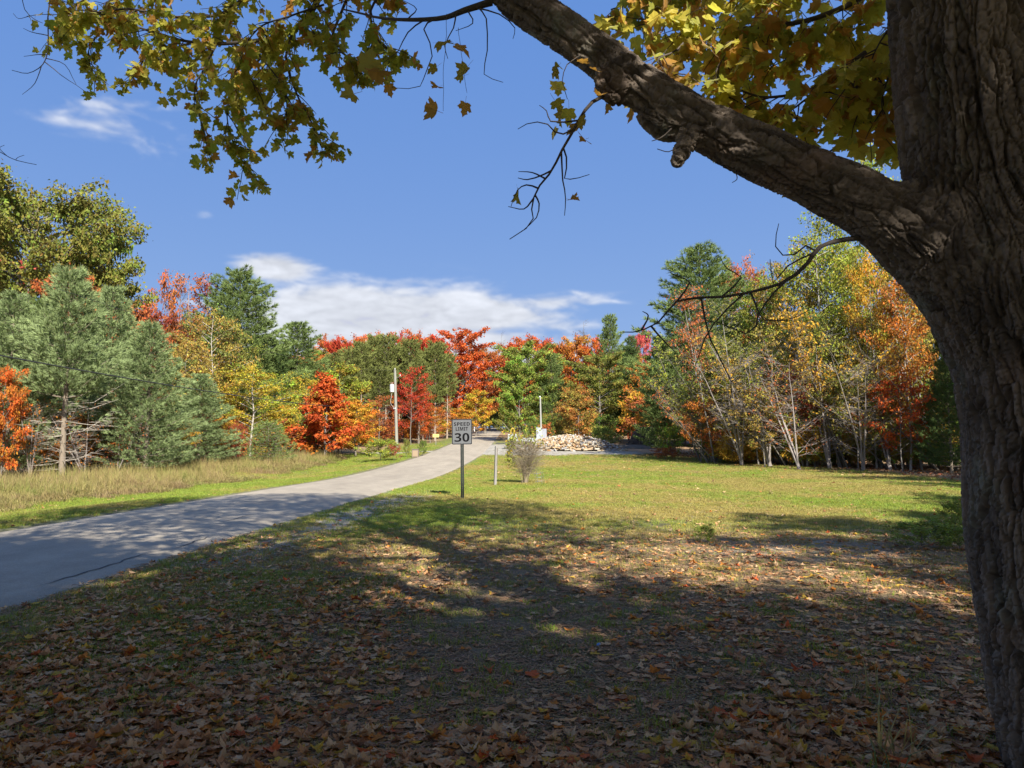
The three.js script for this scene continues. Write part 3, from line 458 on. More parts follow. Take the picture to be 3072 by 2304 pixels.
branch([[2.098, 3.768, -3.941], [1.998, 3.52, -3.91], [1.949, 3.375, -3.872], [1.998, 3.297, -3.878]], 0.006, 0.002, { ...Bq, pal: 'orange', twigs: 11, tl: 0.15, perTwig: 3 });
bare([[1.92, 3.665, -4.149], [1.96, 3.512, -4.111], [1.972, 3.336, -4.075], [1.906, 3.295, -4.078], [1.778, 3.229, -4.084], [1.727, 3.193, -4.087]], 0.012, 0.004, [[0.4, [1.855, 3.464, -4.065], [1.778, 3.413, -4.069], [1.675, 3.285, -4.079]], [0.7, [1.855, 3.31, -4.077], [1.778, 3.336, -4.075], [1.624, 3.323, -4.076]]]);
bare([[0.723, 3.263, -3.68], [0.672, 3.259, -3.63], [0.631, 3.214, -3.634]], 0.004, 0.002); bare([[0.776, 3.134, -3.59], [0.712, 3.068, -3.555], [0.674, 3.055, -3.556]], 0.004, 0.002); bare([[0.817, 3.054, -3.576], [0.757, 3.006, -3.56], [0.701, 3.019, -3.559]], 0.003, 0.002); bare([[1.092, 2.927, -3.606], [1.091, 2.879, -3.59], [1.068, 2.862, -3.591]], 0.003, 0.0015);
// single leaves that stand out against the sky
for (const [p, s, pal] of [[[-0.346, 3.345, -3.172], 0.075, 'orange'], [[-0.282, 3.357, -3.171], 0.075, 'orange'], [[-0.306, 3.249, -3.179], 0.05, 'orange'], [[-0.169, 3.261, -3.178], 0.06, 'orange'], [[-0.193, 3.205, -3.183], 0.045, 'orange'], [[-0.311, 3.2, -3.284], 0.055, 'orange'], [[-0.203, 3.158, -3.287], 0.06, 'orange'], [[-0.298, 3.036, -3.196], 0.075, 'orange'], [[-0.633, 3.067, -2.793], 0.09, 'orange'], [[-0.598, 3.024, -2.796], 0.09, 'orange'], [[-0.577, 2.94, -2.803], 0.07, 'orange'], [[0.027, 2.873, -3.651], 0.07, 'orange'], [[0.266, 2.811, -3.676], 0.055, 'orange'], [[0.373, 3.204, -3.664], 0.075, 'orange'], [[0.378, 3.116, -3.671], 0.075, 'orange'], [[0.309, 3.204, -3.664], 0.06, 'orange'], [[0.206, 3.177, -3.647], 0.06, 'orange'], [[0.269, 3.379, -3.671], 0.08, 'gold'], [[0.232, 3.448, -3.665], 0.07, 'olive'], [[0.195, 3.344, -3.673], 0.065, 'olive'], [[0.287, 3.321, -3.675], 0.08, 'gold'], [[0.25, 3.298, -3.677], 0.075, 'orange'], [[0.241, 3.506, -3.66], 0.065, 'orange'], [[0.306, 3.529, -3.659], 0.06, 'orange'], [[0.366, 3.519, -3.71], 0.06, 'orange'], [[0.427, 3.36, -3.722], 0.055, 'orange'], [[0.495, 3.373, -3.771], 0.05, 'orange'], [[0.206, 3.529, -3.659], 0.05, 'olive']]) hang(p, s * 1.12, pal, 0.5);
branch([[0.361, 3.622, -3.802], [0.279, 3.519, -3.71], [0.253, 3.413, -3.668], [0.276, 3.321, -3.675]], 0.0035, 0.0015);
branch([[-0.335, 3.805, -3.737], [-0.299, 3.357, -3.271], [-0.304, 3.188, -3.234], [-0.298, 3.044, -3.196]], 0.0012, 0.0008); branch([[-0.276, 3.734, -3.743], [-0.22, 3.295, -3.276], [-0.203, 3.171, -3.286]], 0.0012, 0.0008); branch([[-0.8, 3.543, -3.256], [-0.661, 3.168, -2.885], [-0.577, 2.947, -2.802]], 0.0014, 0.0009);

{ // the crown above the picture: boughs and the mass of leaves that shade the ground
  const r = rng(99), T = trunkAxis[trunkAxis.length - 1][0];
  const lowest = (x, z) => 4.55 + 0.66 * Math.max(0, -z - 3.9) + 0.15 * Math.max(0, Math.abs(x - 1) - 4);
  const inCrown = (x, y, z) => { const q = ((x - 0.2) / 7.6) ** 2 + ((z + 3.2) / 6.8) ** 2 + ((y - 9.0) / 5.6) ** 2; return q < 1 && y > lowest(x, z) ? 1 - q : -1; };
  const tips = [];
  branch([T, [1.9, 6.2, -3.5], [1.5, 8.5, -3.4], [1.3, 11, -3.2], [1.2, 13, -3.1]], 0.32, 0.05);
  for (let i = 0; i < 26; i++) {
    const y0 = 5.4 + 7 * i / 26, a = i * 2.4 + r() * 0.5, t = (y0 - 4.9) / 8, p = [mix(1.9, 1.2, t), y0, -3.4]; let q = null;
    for (let l = 7; l > 1; l -= 0.3) { const e = [p[0] + Math.cos(a) * l, y0 + l * (0.25 + 0.35 * r()), p[2] + Math.sin(a) * l]; if (inCrown(...e) > 0.03) { q = e; break; } }
    if (!q) continue;
    const m = [mix(p[0], q[0], 0.5), mix(p[1], q[1], 0.5) + 0.5, mix(p[2], q[2], 0.5)]; branch([p, m, q], 0.09 * (1 - t * 0.6), 0.012);
    for (let s = 0.25; s <= 1; s += 0.12) tips.push(along([p, m, q], s));
  }
  const mass = []; let tries = 0;
  while (mass.length < 17000 && tries++ < 400000) {
    const x = 0.2 + 7.6 * (r() * 2 - 1), y = 4 + 11 * r(), z = -3.2 + 6.8 * (r() * 2 - 1), k = inCrown(x, y, z); if (k < 0) continue;
    if (fbm(x * 0.75, y * 0.75, z * 0.75, 3) < 0.05 + 0.12 * r()) continue;
    const u = unit(r), q = new THREE.Quaternion().setFromEuler(new THREE.Euler(-0.6 + u[0] * 1.2, r() * 6.28, u[2] * 1.0, 'YXZ')), s = 0.1 + 0.05 * r(), hue = fbm(x * 0.4, y * 0.4, z * 0.4, 2) + 0.3 * (r() - 0.5);
    mass.push({ m: new THREE.Matrix4().compose(V3(x - mx0, y, z - mz0), q, V3(s, s, s)), c: hue > 0.15 ? [0.46, 0.24, 0.04] : hue > -0.1 ? [0.36, 0.31, 0.045] : [0.21, 0.21, 0.03], k: 0 });
  }
  tries = 0; while (mass.length < 26000 && tries++ < 200000) { const x = 0.2 + 6 * (r() * 2 - 1), y = 10 + 4.5 * r(), z = -3.4 + 4.2 * (r() * 2 - 1); if (inCrown(x, y, z) < 0) continue; const u = unit(r), s = 0.11 + 0.05 * r(); mass.push({ m: new THREE.Matrix4().compose(V3(x - mx0, y, z - mz0), new THREE.Quaternion().setFromEuler(new THREE.Euler(-0.6 + u[0] * 1.2, r() * 6.28, u[2], 'YXZ')), V3(s, s, s)), c: [0.36, 0.31, 0.045], k: 0 }); }
  scatter('', 'upper_foliage', [mapleLeaf(9, 0.2, 0.1, -0.3)], leafMat(1, 1, 1, 0.5), mass, '', '', maple);
}
{ // leaves of the visible sprays: the largest in view are parts of their own
  const eye = V3(0, 1.6, 0), q = new THREE.Quaternion(), B3 = new THREE.Matrix4(), shared = new Map();
  for (const l of mapleLeaves) { const x = new THREE.Vector3().crossVectors(l.dir, l.n).normalize(); B3.makeBasis(x, l.dir, l.n); q.setFromRotationMatrix(B3); l.m = new THREE.Matrix4().compose(V3(l.p.x - mx0, l.p.y, l.p.z - mz0), q, V3(l.s, l.s, l.s)).clone(); const e = l.p.y < 1.6 + 0.66 * Math.hypot(l.p.x, l.p.z); l.see = e ? l.s / l.p.distanceTo(eye) : 0; }
  mapleLeaves.sort((a, b) => b.see - a.see);
  const few = mapleLeaves.slice(0, 300), rest = mapleLeaves.slice(300);
  few.forEach((l, i) => { const key = l.c.map((v) => Math.round(v * 12)).join(); if (!shared.has(key)) shared.set(key, leafMat(...l.c, 0.62)); const o = part('leaf', liveLeaves[i % 4], shared.get(key), maple); l.m.decompose(o.position, o.quaternion, o.scale); });
  rest.forEach((l, i) => { l.k = i % 4; });
  scatter('', 'foliage', liveLeaves, leafMat(1, 1, 1, 0.62), rest, '', '', maple);
}
{ // fallen leaves
  const r = rng(808), all = [], cols = [[0.541, 0.291, 0.144], [0.437, 0.226, 0.104], [0.603, 0.385, 0.202], [0.541, 0.207, 0.043], [0.541, 0.338, 0.05], [0.291, 0.132, 0.061], [0.562, 0.385, 0.223], [0.52, 0.122, 0.04], [0.437, 0.282, 0.166]];
  const mats = cols.map((c) => leafMat(...c, 0.12));
  for (let i = 0; i < 130000; i++) {
    const d = 3.0 + 24 * Math.pow(r(), 1.25), x = (r() * 2 - 1) * (d * 0.72 + 0.6), z = -d; const g = roadGap(x, z); if (g < 0.05 && r() > 0.02 + 0.12 * sstep(-0.7, 0, g)) continue;
    const c = leafCover(x, z); if (r() > c * (d < 14 ? 0.85 : 0.4)) continue;
    if (Math.hypot(x - mx0, z - mz0) < 0.42) continue;
    const lift = c > 0.6 ? 0.035 * r() * r() : 0.005, s = (0.045 + 0.058 * r()) * (r() < 0.16 ? 0.6 : 1), tilt = c > 0.55 ? 0.26 : 0.12;
    const pick = r(), ci = pick < 0.2 ? 0 : pick < 0.36 ? 1 : pick < 0.5 ? 2 : pick < 0.61 ? 3 : pick < 0.69 ? 4 : pick < 0.82 ? 5 : pick < 0.92 ? 6 : pick < 0.95 ? 7 : 8;
    all.push({ x, y: soil(x, z) + 0.016 + lift, z, s, e: [(r() < 0.5 ? -1 : 1) * Math.PI / 2 + gauss(r) * tilt, r() * 6.28, r() * 6.28], ci, k: Math.floor(r() * dryLeaves.length), q: 0.65 + 0.4 * r(), d: Math.hypot(x, 1.6, z) / s });
  }
  all.sort((a, b) => a.d - b.d);
  const inFrame = (l) => l.z < -3.45 && Math.abs(l.x) < -l.z * 0.66;
  const few = [], rest = []; for (const l of all) (few.length < 300 && inFrame(l) ? few : rest).push(l);
  const words = ['tan', 'brown', 'pale tan', 'orange', 'yellow', 'dark brown', 'buff', 'red', 'greyish tan'];
  for (const l of few) { const o = top('fallen_leaf', dryLeaves[l.k], mats[l.ci]); o.position.set(l.x, l.y, l.z); o.rotation.set(l.e[0], l.e[1], l.e[2], 'YXZ'); o.scale.set(l.s * l.q, l.s, l.s); tag(o, `curled ${words[l.ci]} maple leaf lying on the shaded ground by the maple`, 'leaf', 'fallen maple leaves in the shade'); }
  const list = rest.map((l) => ({ m: new THREE.Matrix4().compose(V3(l.x, l.y, l.z), new THREE.Quaternion().setFromEuler(new THREE.Euler(l.e[0], l.e[1], l.e[2], 'YXZ')), V3(l.s * l.q, l.s, l.s)), c: cols[l.ci].map((v) => v * (0.75 + 0.45 * hash3(l.k, Math.round(l.x * 1000), Math.round(l.z * 1000)))), k: l.k }));
  // leaves scattered over the far lawn and thick along the woods' edge
  for (let i = 0; i < 26000; i++) { const d = 22 + 45 * r(), x = -2 + 26 * r(), z = -d; if (x > d * 0.72) continue; const w = woods(x, d), near = woods(x + 3, d); if (r() > 0.04 + 0.3 * near + w * 0.5 || gravelYard(x, d) > 0.5) continue; const s = 0.08 + 0.06 * r(), e = new THREE.Euler(-Math.PI / 2 + gauss(r) * 0.5, gauss(r) * 0.5, r() * 6.28, 'YXZ'); list.push({ m: new THREE.Matrix4().compose(V3(x, soil(x, z) + 0.03, z), new THREE.Quaternion().setFromEuler(e), V3(s, s, s)), c: [[0.42, 0.2, 0.06], [0.36, 0.22, 0.14], [0.46, 0.33, 0.16], [0.4, 0.12, 0.05], [0.24, 0.13, 0.08]][Math.floor(r() * 5)], k: Math.floor(r() * dryLeaves.length) }); }
  const litter = scatter('leaf_litter', 'fallen_leaves', dryLeaves, leafMat(1, 1, 1, 0.12), list, 'drifts of fallen maple leaves lying over grass and soil', 'leaf litter');
  // straw, leaf crumbs and twigs trodden into the soil
  const crumb = (seed) => { const q = rng(seed), b = new MB(); for (let k = 0; k < 26; k++) { const a = q() * 6.28, x = gauss(q) * 0.09, z = gauss(q) * 0.09, l = 0.006 + 0.03 * q() * q(), w = 0.0012 + 0.003 * q(), y = 0.002 + 0.006 * q(), v = 0.5 + 0.7 * q(), c = [v, v * (0.75 + 0.25 * q()), v * (0.55 + 0.3 * q())], ca = Math.cos(a), sa = Math.sin(a); const i0 = b.v(x - ca * l - sa * w, y, z - sa * l + ca * w, c), i1 = b.v(x - ca * l + sa * w, y, z - sa * l - ca * w, c), i2 = b.v(x + ca * l + sa * w, y + 0.006 * q(), z + sa * l - ca * w, c), i3 = b.v(x + ca * l - sa * w, y + 0.004, z + sa * l + ca * w, c); b.i.push(i0, i1, i2, i0, i2, i3); } return b.geo(false); };
  const bits = []; for (let i = 0; i < 16000; i++) { const d = 3.2 + 11 * Math.pow(r(), 1.2), x = (r() * 2 - 1) * (d * 0.7 + 0.4), z = -d; if (roadGap(x, z) < 0.1) continue; bits.push({ m: place(x, soil(x, z) + 0.003, z, r() * 6.28, 0.8 + 0.7 * r()), c: [0.36 + 0.1 * r(), 0.28 + 0.06 * r(), 0.2], k: Math.floor(r() * 2) }); }
  scatter('', 'crumbs', [crumb(5), crumb(6)], new THREE.MeshStandardMaterial({ vertexColors: true, roughness: 1, side: THREE.DoubleSide }), bits, '', '', litter);
}
// ---------- trees: kinds, each built once and copied ----------
const G3 = [0.16, 0.145, 0.125];
function deciduous(seed, o) { // returns {trunk, crown}; o: H, R, base, limbs, leaves, leaf, trunkR, shape, clump, flat, dead, hue
  const r = rng(seed), tb = new MB(), cb = new MB(), { H, R, base = 0.25, limbs = 26, leaves = 9000, leaf = 0.2, trunkR = 0.16, clump = 0.42, flat = 0.7, shape = 'round', lean = 0, hue = () => [1, 1, 1], bark = G3, gaps = 0 } = o;
  const env = (t) => shape === 'round' ? Math.sqrt(Math.max(0, 1 - (2 * t - 0.85) ** 2 / 1.35)) : shape === 'cone' ? Math.pow(1 - t, 0.75) * (0.35 + 0.65 * sstep(-0.1, 0.22, t)) : shape === 'column' ? 0.55 + 0.45 * Math.sin(t * 3.1) : Math.pow(Math.max(0, 1 - t * t), 0.5) * (0.6 + 0.4 * t);
  const wob = (y) => [0.25 * N3(y * 0.25, seed, 1) + lean * y, 0.25 * N3(y * 0.25, seed, 9)], axis = [], rad = [];
  for (let k = 0; k <= 12; k++) { const y = -0.15 + H * 0.93 * k / 12, w = wob(y); axis.push([w[0], y, w[1]]); rad.push(trunkR * (1 - 0.86 * k / 12) * (k === 0 ? 1.35 : 1)); }
  tb.tube(axis, rad, 7, bark);
  const spots = [];
  for (let i = 0; i < limbs; i++) {
    const t = (i + r() * 0.8) / limbs, y0 = H * mix(base * 0.8, 0.86, Math.pow(t, 0.9)), a = i * 2.399 + r() * 0.9, w = wob(y0), tt = clamp((y0 / H - base) / (1 - base) + 0.12, 0, 1), len = R * env(tt) * (0.72 + 0.42 * r()), rise = len * (0.3 + 0.45 * r()) * (shape === 'cone' ? 0.7 : 1);
    const p = [w[0], y0, w[1]], m = [w[0] + Math.cos(a) * len * 0.5, y0 + rise * 0.6, w[1] + Math.sin(a) * len * 0.5], q = [w[0] + Math.cos(a) * len, y0 + rise, w[1] + Math.sin(a) * len];
    tb.tube([p, m, q], [trunkR * (0.42 - 0.25 * t), trunkR * 0.2, 0.012], 4, bark);
    const subs = Math.max(3, Math.round(len * 2.3));
    for (let s = 0; s < subs; s++) {
      const f = 0.3 + 0.7 * (s + r()) / subs, c = along([p, m, q], f), sl = (0.35 + 0.4 * r()) * Math.min(1.6, len * 0.4), b = a + (r() - 0.5) * 2.6, e = [c[0] + Math.cos(b) * sl, c[1] + sl * (0.1 + 0.6 * r()), c[2] + Math.sin(b) * sl];
      tb.tube([c, e], [0.016, 0.006], 3, bark); spots.push(e, [(c[0] + e[0]) / 2, (c[1] + e[1]) / 2, (c[2] + e[2]) / 2]);
    }
  }
  for (let i = 0; i < 10; i++) { const y = H * (0.82 + 0.16 * i / 10), w = wob(y); spots.push([w[0] + gauss(r) * R * 0.14, y, w[1] + gauss(r) * R * 0.14]); }
  const keep = spots.filter((s) => N3(s[0] * 0.7 + seed, s[1] * 0.7, s[2] * 0.7) > gaps - 0.95 + 0.2 * r()), per = leaves / keep.length;
  for (const s of keep) {
    const n = Math.round(per * (0.6 + 0.8 * r())), tone = 0.68 + 0.6 * r(), warm = gauss(r) * 0.16;
    for (let i = 0; i < n; i++) {
      const x = s[0] + gauss(r) * clump, y = s[1] + gauss(r) * clump * flat, z = s[2] + gauss(r) * clump; if (y < 0.1) continue;
      const d = unit(r), u = unit(r), l = leaf * (0.45 + 0.95 * r()), v = tone * (0.7 + 0.6 * r()), h = hue(x, y, z, r), w = warm + gauss(r) * 0.16;
      cb.leaf(x, y, z, d[0], d[1] - 0.25, d[2], u[0], u[1] + 0.4, u[2], l, l * (0.28 + 0.14 * r()), [h[0] * v * (1 + 0.5 * w), h[1] * v * (1 - w), h[2] * v]);
    }
  }
  return { trunk: tb.geo(true), crown: cb.geo(false), H, R };
}
function pine(seed, o) { // whorled branches with brushes of needles
  const r = rng(seed), tb = new MB(), cb = new MB(), { H, R, base = 0.12, whorl = 0.5, brush = 0.24, needle = 0.011, per = 9, trunkR = 0.14, dead = 0, up = 0.25, dens = 1, taper = 0.85, bark = [0.2, 0.165, 0.125], droop = 0, uneven = 0.35, top = 0 } = o;
  tb.tube([[0, -0.15, 0], [0.04, H * 0.3, 0.02], [-0.03, H * 0.65, 0.03], [0, H * 0.985, 0]], [trunkR * 1.15, trunkR * 0.8, trunkR * 0.42, 0.015], 8, bark);
  const tuftAt = (x, y, z, dx, dy, dz, s) => {
    const tone = 0.75 + 0.5 * r();
    for (let k = 0; k < per; k++) { const u = unit(r); let ax = dx + u[0] * 0.75, ay = dy + u[1] * 0.75, az = dz + u[2] * 0.75; const l = Math.hypot(ax, ay, az) || 1, L = s * (0.7 + 0.5 * r()) / l; ax *= L; ay *= L; az *= L; const w = unit(r), q = needle * (0.8 + 0.5 * r()), v = tone * (0.85 + 0.3 * r()), c = [v, v, v * (0.9 + 0.2 * r())]; const a = cb.v(x - w[0] * q, y - w[1] * q, z - w[2] * q, c), b = cb.v(x + w[0] * q, y + w[1] * q, z + w[2] * q, c), e = cb.v(x + ax, y + ay, z + az, c); cb.i.push(a, b, e); }
  };
  for (let y = H * 0.03 + 0.25; y < H * 0.965; y += whorl * (0.7 + 0.6 * r()) * (1 - 0.35 * y / H)) {
    const t = y / H, nb = 5 + Math.floor(r() * 3), a0 = r() * 6.28, isDead = t < base + dead && (t < base || r() < 0.75);
    if (t < base && !dead) continue;
    let len0 = R * Math.pow(1 - t, taper) * (0.45 + 0.55 * sstep(base - 0.08, base + 0.2, t)); if (top) len0 = R * Math.sqrt(Math.max(0.02, 1 - ((t - (1 + base) / 2) / ((1 - base) / 2 * 1.02)) ** 2)) * (1 - 0.35 * t);
    for (let k = 0; k < nb; k++) {
      const a = a0 + k / nb * 6.283 + (r() - 0.5) * 0.5, len = Math.max(0.25, (len0 + 0.15) * (1 - uneven + 2 * uneven * r())), ca = Math.cos(a), sa = Math.sin(a), rise = len * (up * (0.5 + t) - droop * (1 - t)), p = [0, y, 0], m = [ca * len * 0.5, y + rise * 0.3, sa * len * 0.5], q = [ca * len, y + rise + 0.08 * len, sa * len];
      if (isDead) { if (r() < 0.45) continue; const col = [0.4, 0.36, 0.3], sag = gauss(r) * 0.5; q[1] += sag; m[1] += sag * 0.4; tb.tube([p, [m[0], m[1] - 0.1 * len * r(), m[2]], [q[0] * 1.05, q[1] - 0.25 * len * r(), q[2] * 1.05]], [0.017, 0.012, 0.004], 3, col); for (let s = 0; s < 7; s++) { const c = along([p, m, q], 0.25 + 0.75 * r()), b = a + (r() - 0.5) * 2, l = 0.25 + 0.5 * r(); tb.tube([c, [c[0] + Math.cos(b) * l, c[1] + (r() - 0.6) * 0.4 * l, c[2] + Math.sin(b) * l]], [0.008, 0.003], 3, col); if (t > base * 0.8 && r() < 0.3) tuftAt(c[0], c[1], c[2], ca, 0.3, sa, brush); } continue; }
      tb.tube([p, m, q], [0.03 * (1 - 0.6 * t), 0.018, 0.006], 3, bark);
      const nt = Math.max(5, Math.round(len * 11 * dens));
      for (let s = 0; s < nt; s++) {
        const f = 0.18 + 0.85 * Math.pow((s + r()) / nt, 0.7), c = along([p, m, q], Math.min(1, f)), side = (r() - 0.5) * 2, sl = (1.02 - 0.55 * f) * len * 0.42 * Math.abs(side) + 0.05, b = a + Math.sign(side) * (0.9 + 0.4 * r());
        tuftAt(c[0] + Math.cos(b) * sl, c[1] + (r() - 0.25) * 0.22 + up * sl * 0.5, c[2] + Math.sin(b) * sl, Math.cos(b) * 0.5 + ca * 0.6, 0.35 + up, Math.sin(b) * 0.5 + sa * 0.6, brush * (0.8 + 0.4 * r()));
      }
    }
  }
  for (let k = 0; k < 16; k++) tuftAt(gauss(r) * 0.1, H * (0.9 + 0.08 * k / 16), gauss(r) * 0.1, 0, 1, 0, brush * 1.1);
  return { trunk: tb.geo(true), crown: cb.geo(false), H, R };
}
function bareTree(seed, o) { // leafless or nearly so; fine grey twigs
  const r = rng(seed), tb = new MB(), cb = new MB(), { H, R, lean = [0, 0], twig = 1, trunkR = 0.07, twigR = 0.007, bark = [0.155, 0.14, 0.12], leaves = 0, leaf = 0.14, stems = 1, hue = () => [1, 1, 1], branches = 22, from = 0.3 } = o;
  for (let s = 0; s < stems; s++) {
    const lx = lean[0] + (stems > 1 ? (r() - 0.5) * 0.7 : 0), lz = lean[1] + (stems > 1 ? (r() - 0.5) * 0.7 : 0), sh = H * (stems > 1 ? 0.65 + 0.35 * r() : 1), ax = [], bend = (r() - 0.3) * 0.25, ox = stems > 1 ? gauss(r) * 0.15 : 0, oz = stems > 1 ? gauss(r) * 0.15 : 0;
    for (let k = 0; k <= 8; k++) { const t = k / 8; ax.push([ox + lx * sh * (t + bend * t * t) + 0.1 * N3(t * 3, seed + s, 1) * t * 2, -0.1 + sh * t, oz + lz * sh * t + 0.1 * N3(t * 3, seed + s, 5) * t * 2]); }
    tb.tube(ax, ax.map((_, k) => trunkR * (1 - 0.88 * k / 8)), 6, bark);
    for (let i = 0; i < branches / stems + 2; i++) {
      const t = from + (1 - from) * r(), p = along(ax, t), a = r() * 6.28, l = R * (0.4 + 0.8 * r()) * (1.15 - t * 0.75), up = 0.35 + 0.8 * r(), q = [p[0] + Math.cos(a) * l, p[1] + l * up, p[2] + Math.sin(a) * l], m = [mix(p[0], q[0], 0.5), mix(p[1], q[1], 0.4), mix(p[2], q[2], 0.5)];
      tb.tube([p, m, q], [trunkR * 0.3 * (1.1 - t), 0.01, 0.004], 3, bark);
      for (let j = 0; j < 8 * twig; j++) { const c = along([p, m, q], 0.25 + 0.75 * r()), b = a + (r() - 0.5) * 2.4, w = 0.3 + 0.5 * r(), e = [c[0] + Math.cos(b) * w, c[1] + w * (r() * 1.1 - 0.15), c[2] + Math.sin(b) * w]; tb.tube([c, e], [twigR, twigR * 0.4], 3, bark);
        const nl = leaves / (branches * 8 * twig); for (let v = 0; v < nl; v++) if (r() < Math.min(1, nl)) { const d = unit(r), u = unit(r), g = along([c, e], r()), h = hue(g[0], g[1], g[2], r), k = 0.8 + 0.4 * r(); cb.leaf(g[0] + gauss(r) * 0.12, g[1] + gauss(r) * 0.12, g[2] + gauss(r) * 0.12, d[0], d[1] - 0.3, d[2], u[0], u[1] + 0.4, u[2], leaf * (0.7 + 0.6 * r()), leaf * 0.34, [h[0] * k, h[1] * k, h[2] * k]); } }
    }
  }
  return { trunk: tb.geo(true), crown: cb.p.length ? cb.geo(false) : null, H, R };
}
const two = (a, b, f) => (x, y, z, r) => { const q = f(x, y, z) + 0.5 * (r() - 0.5); return q > 0 ? a : b; };
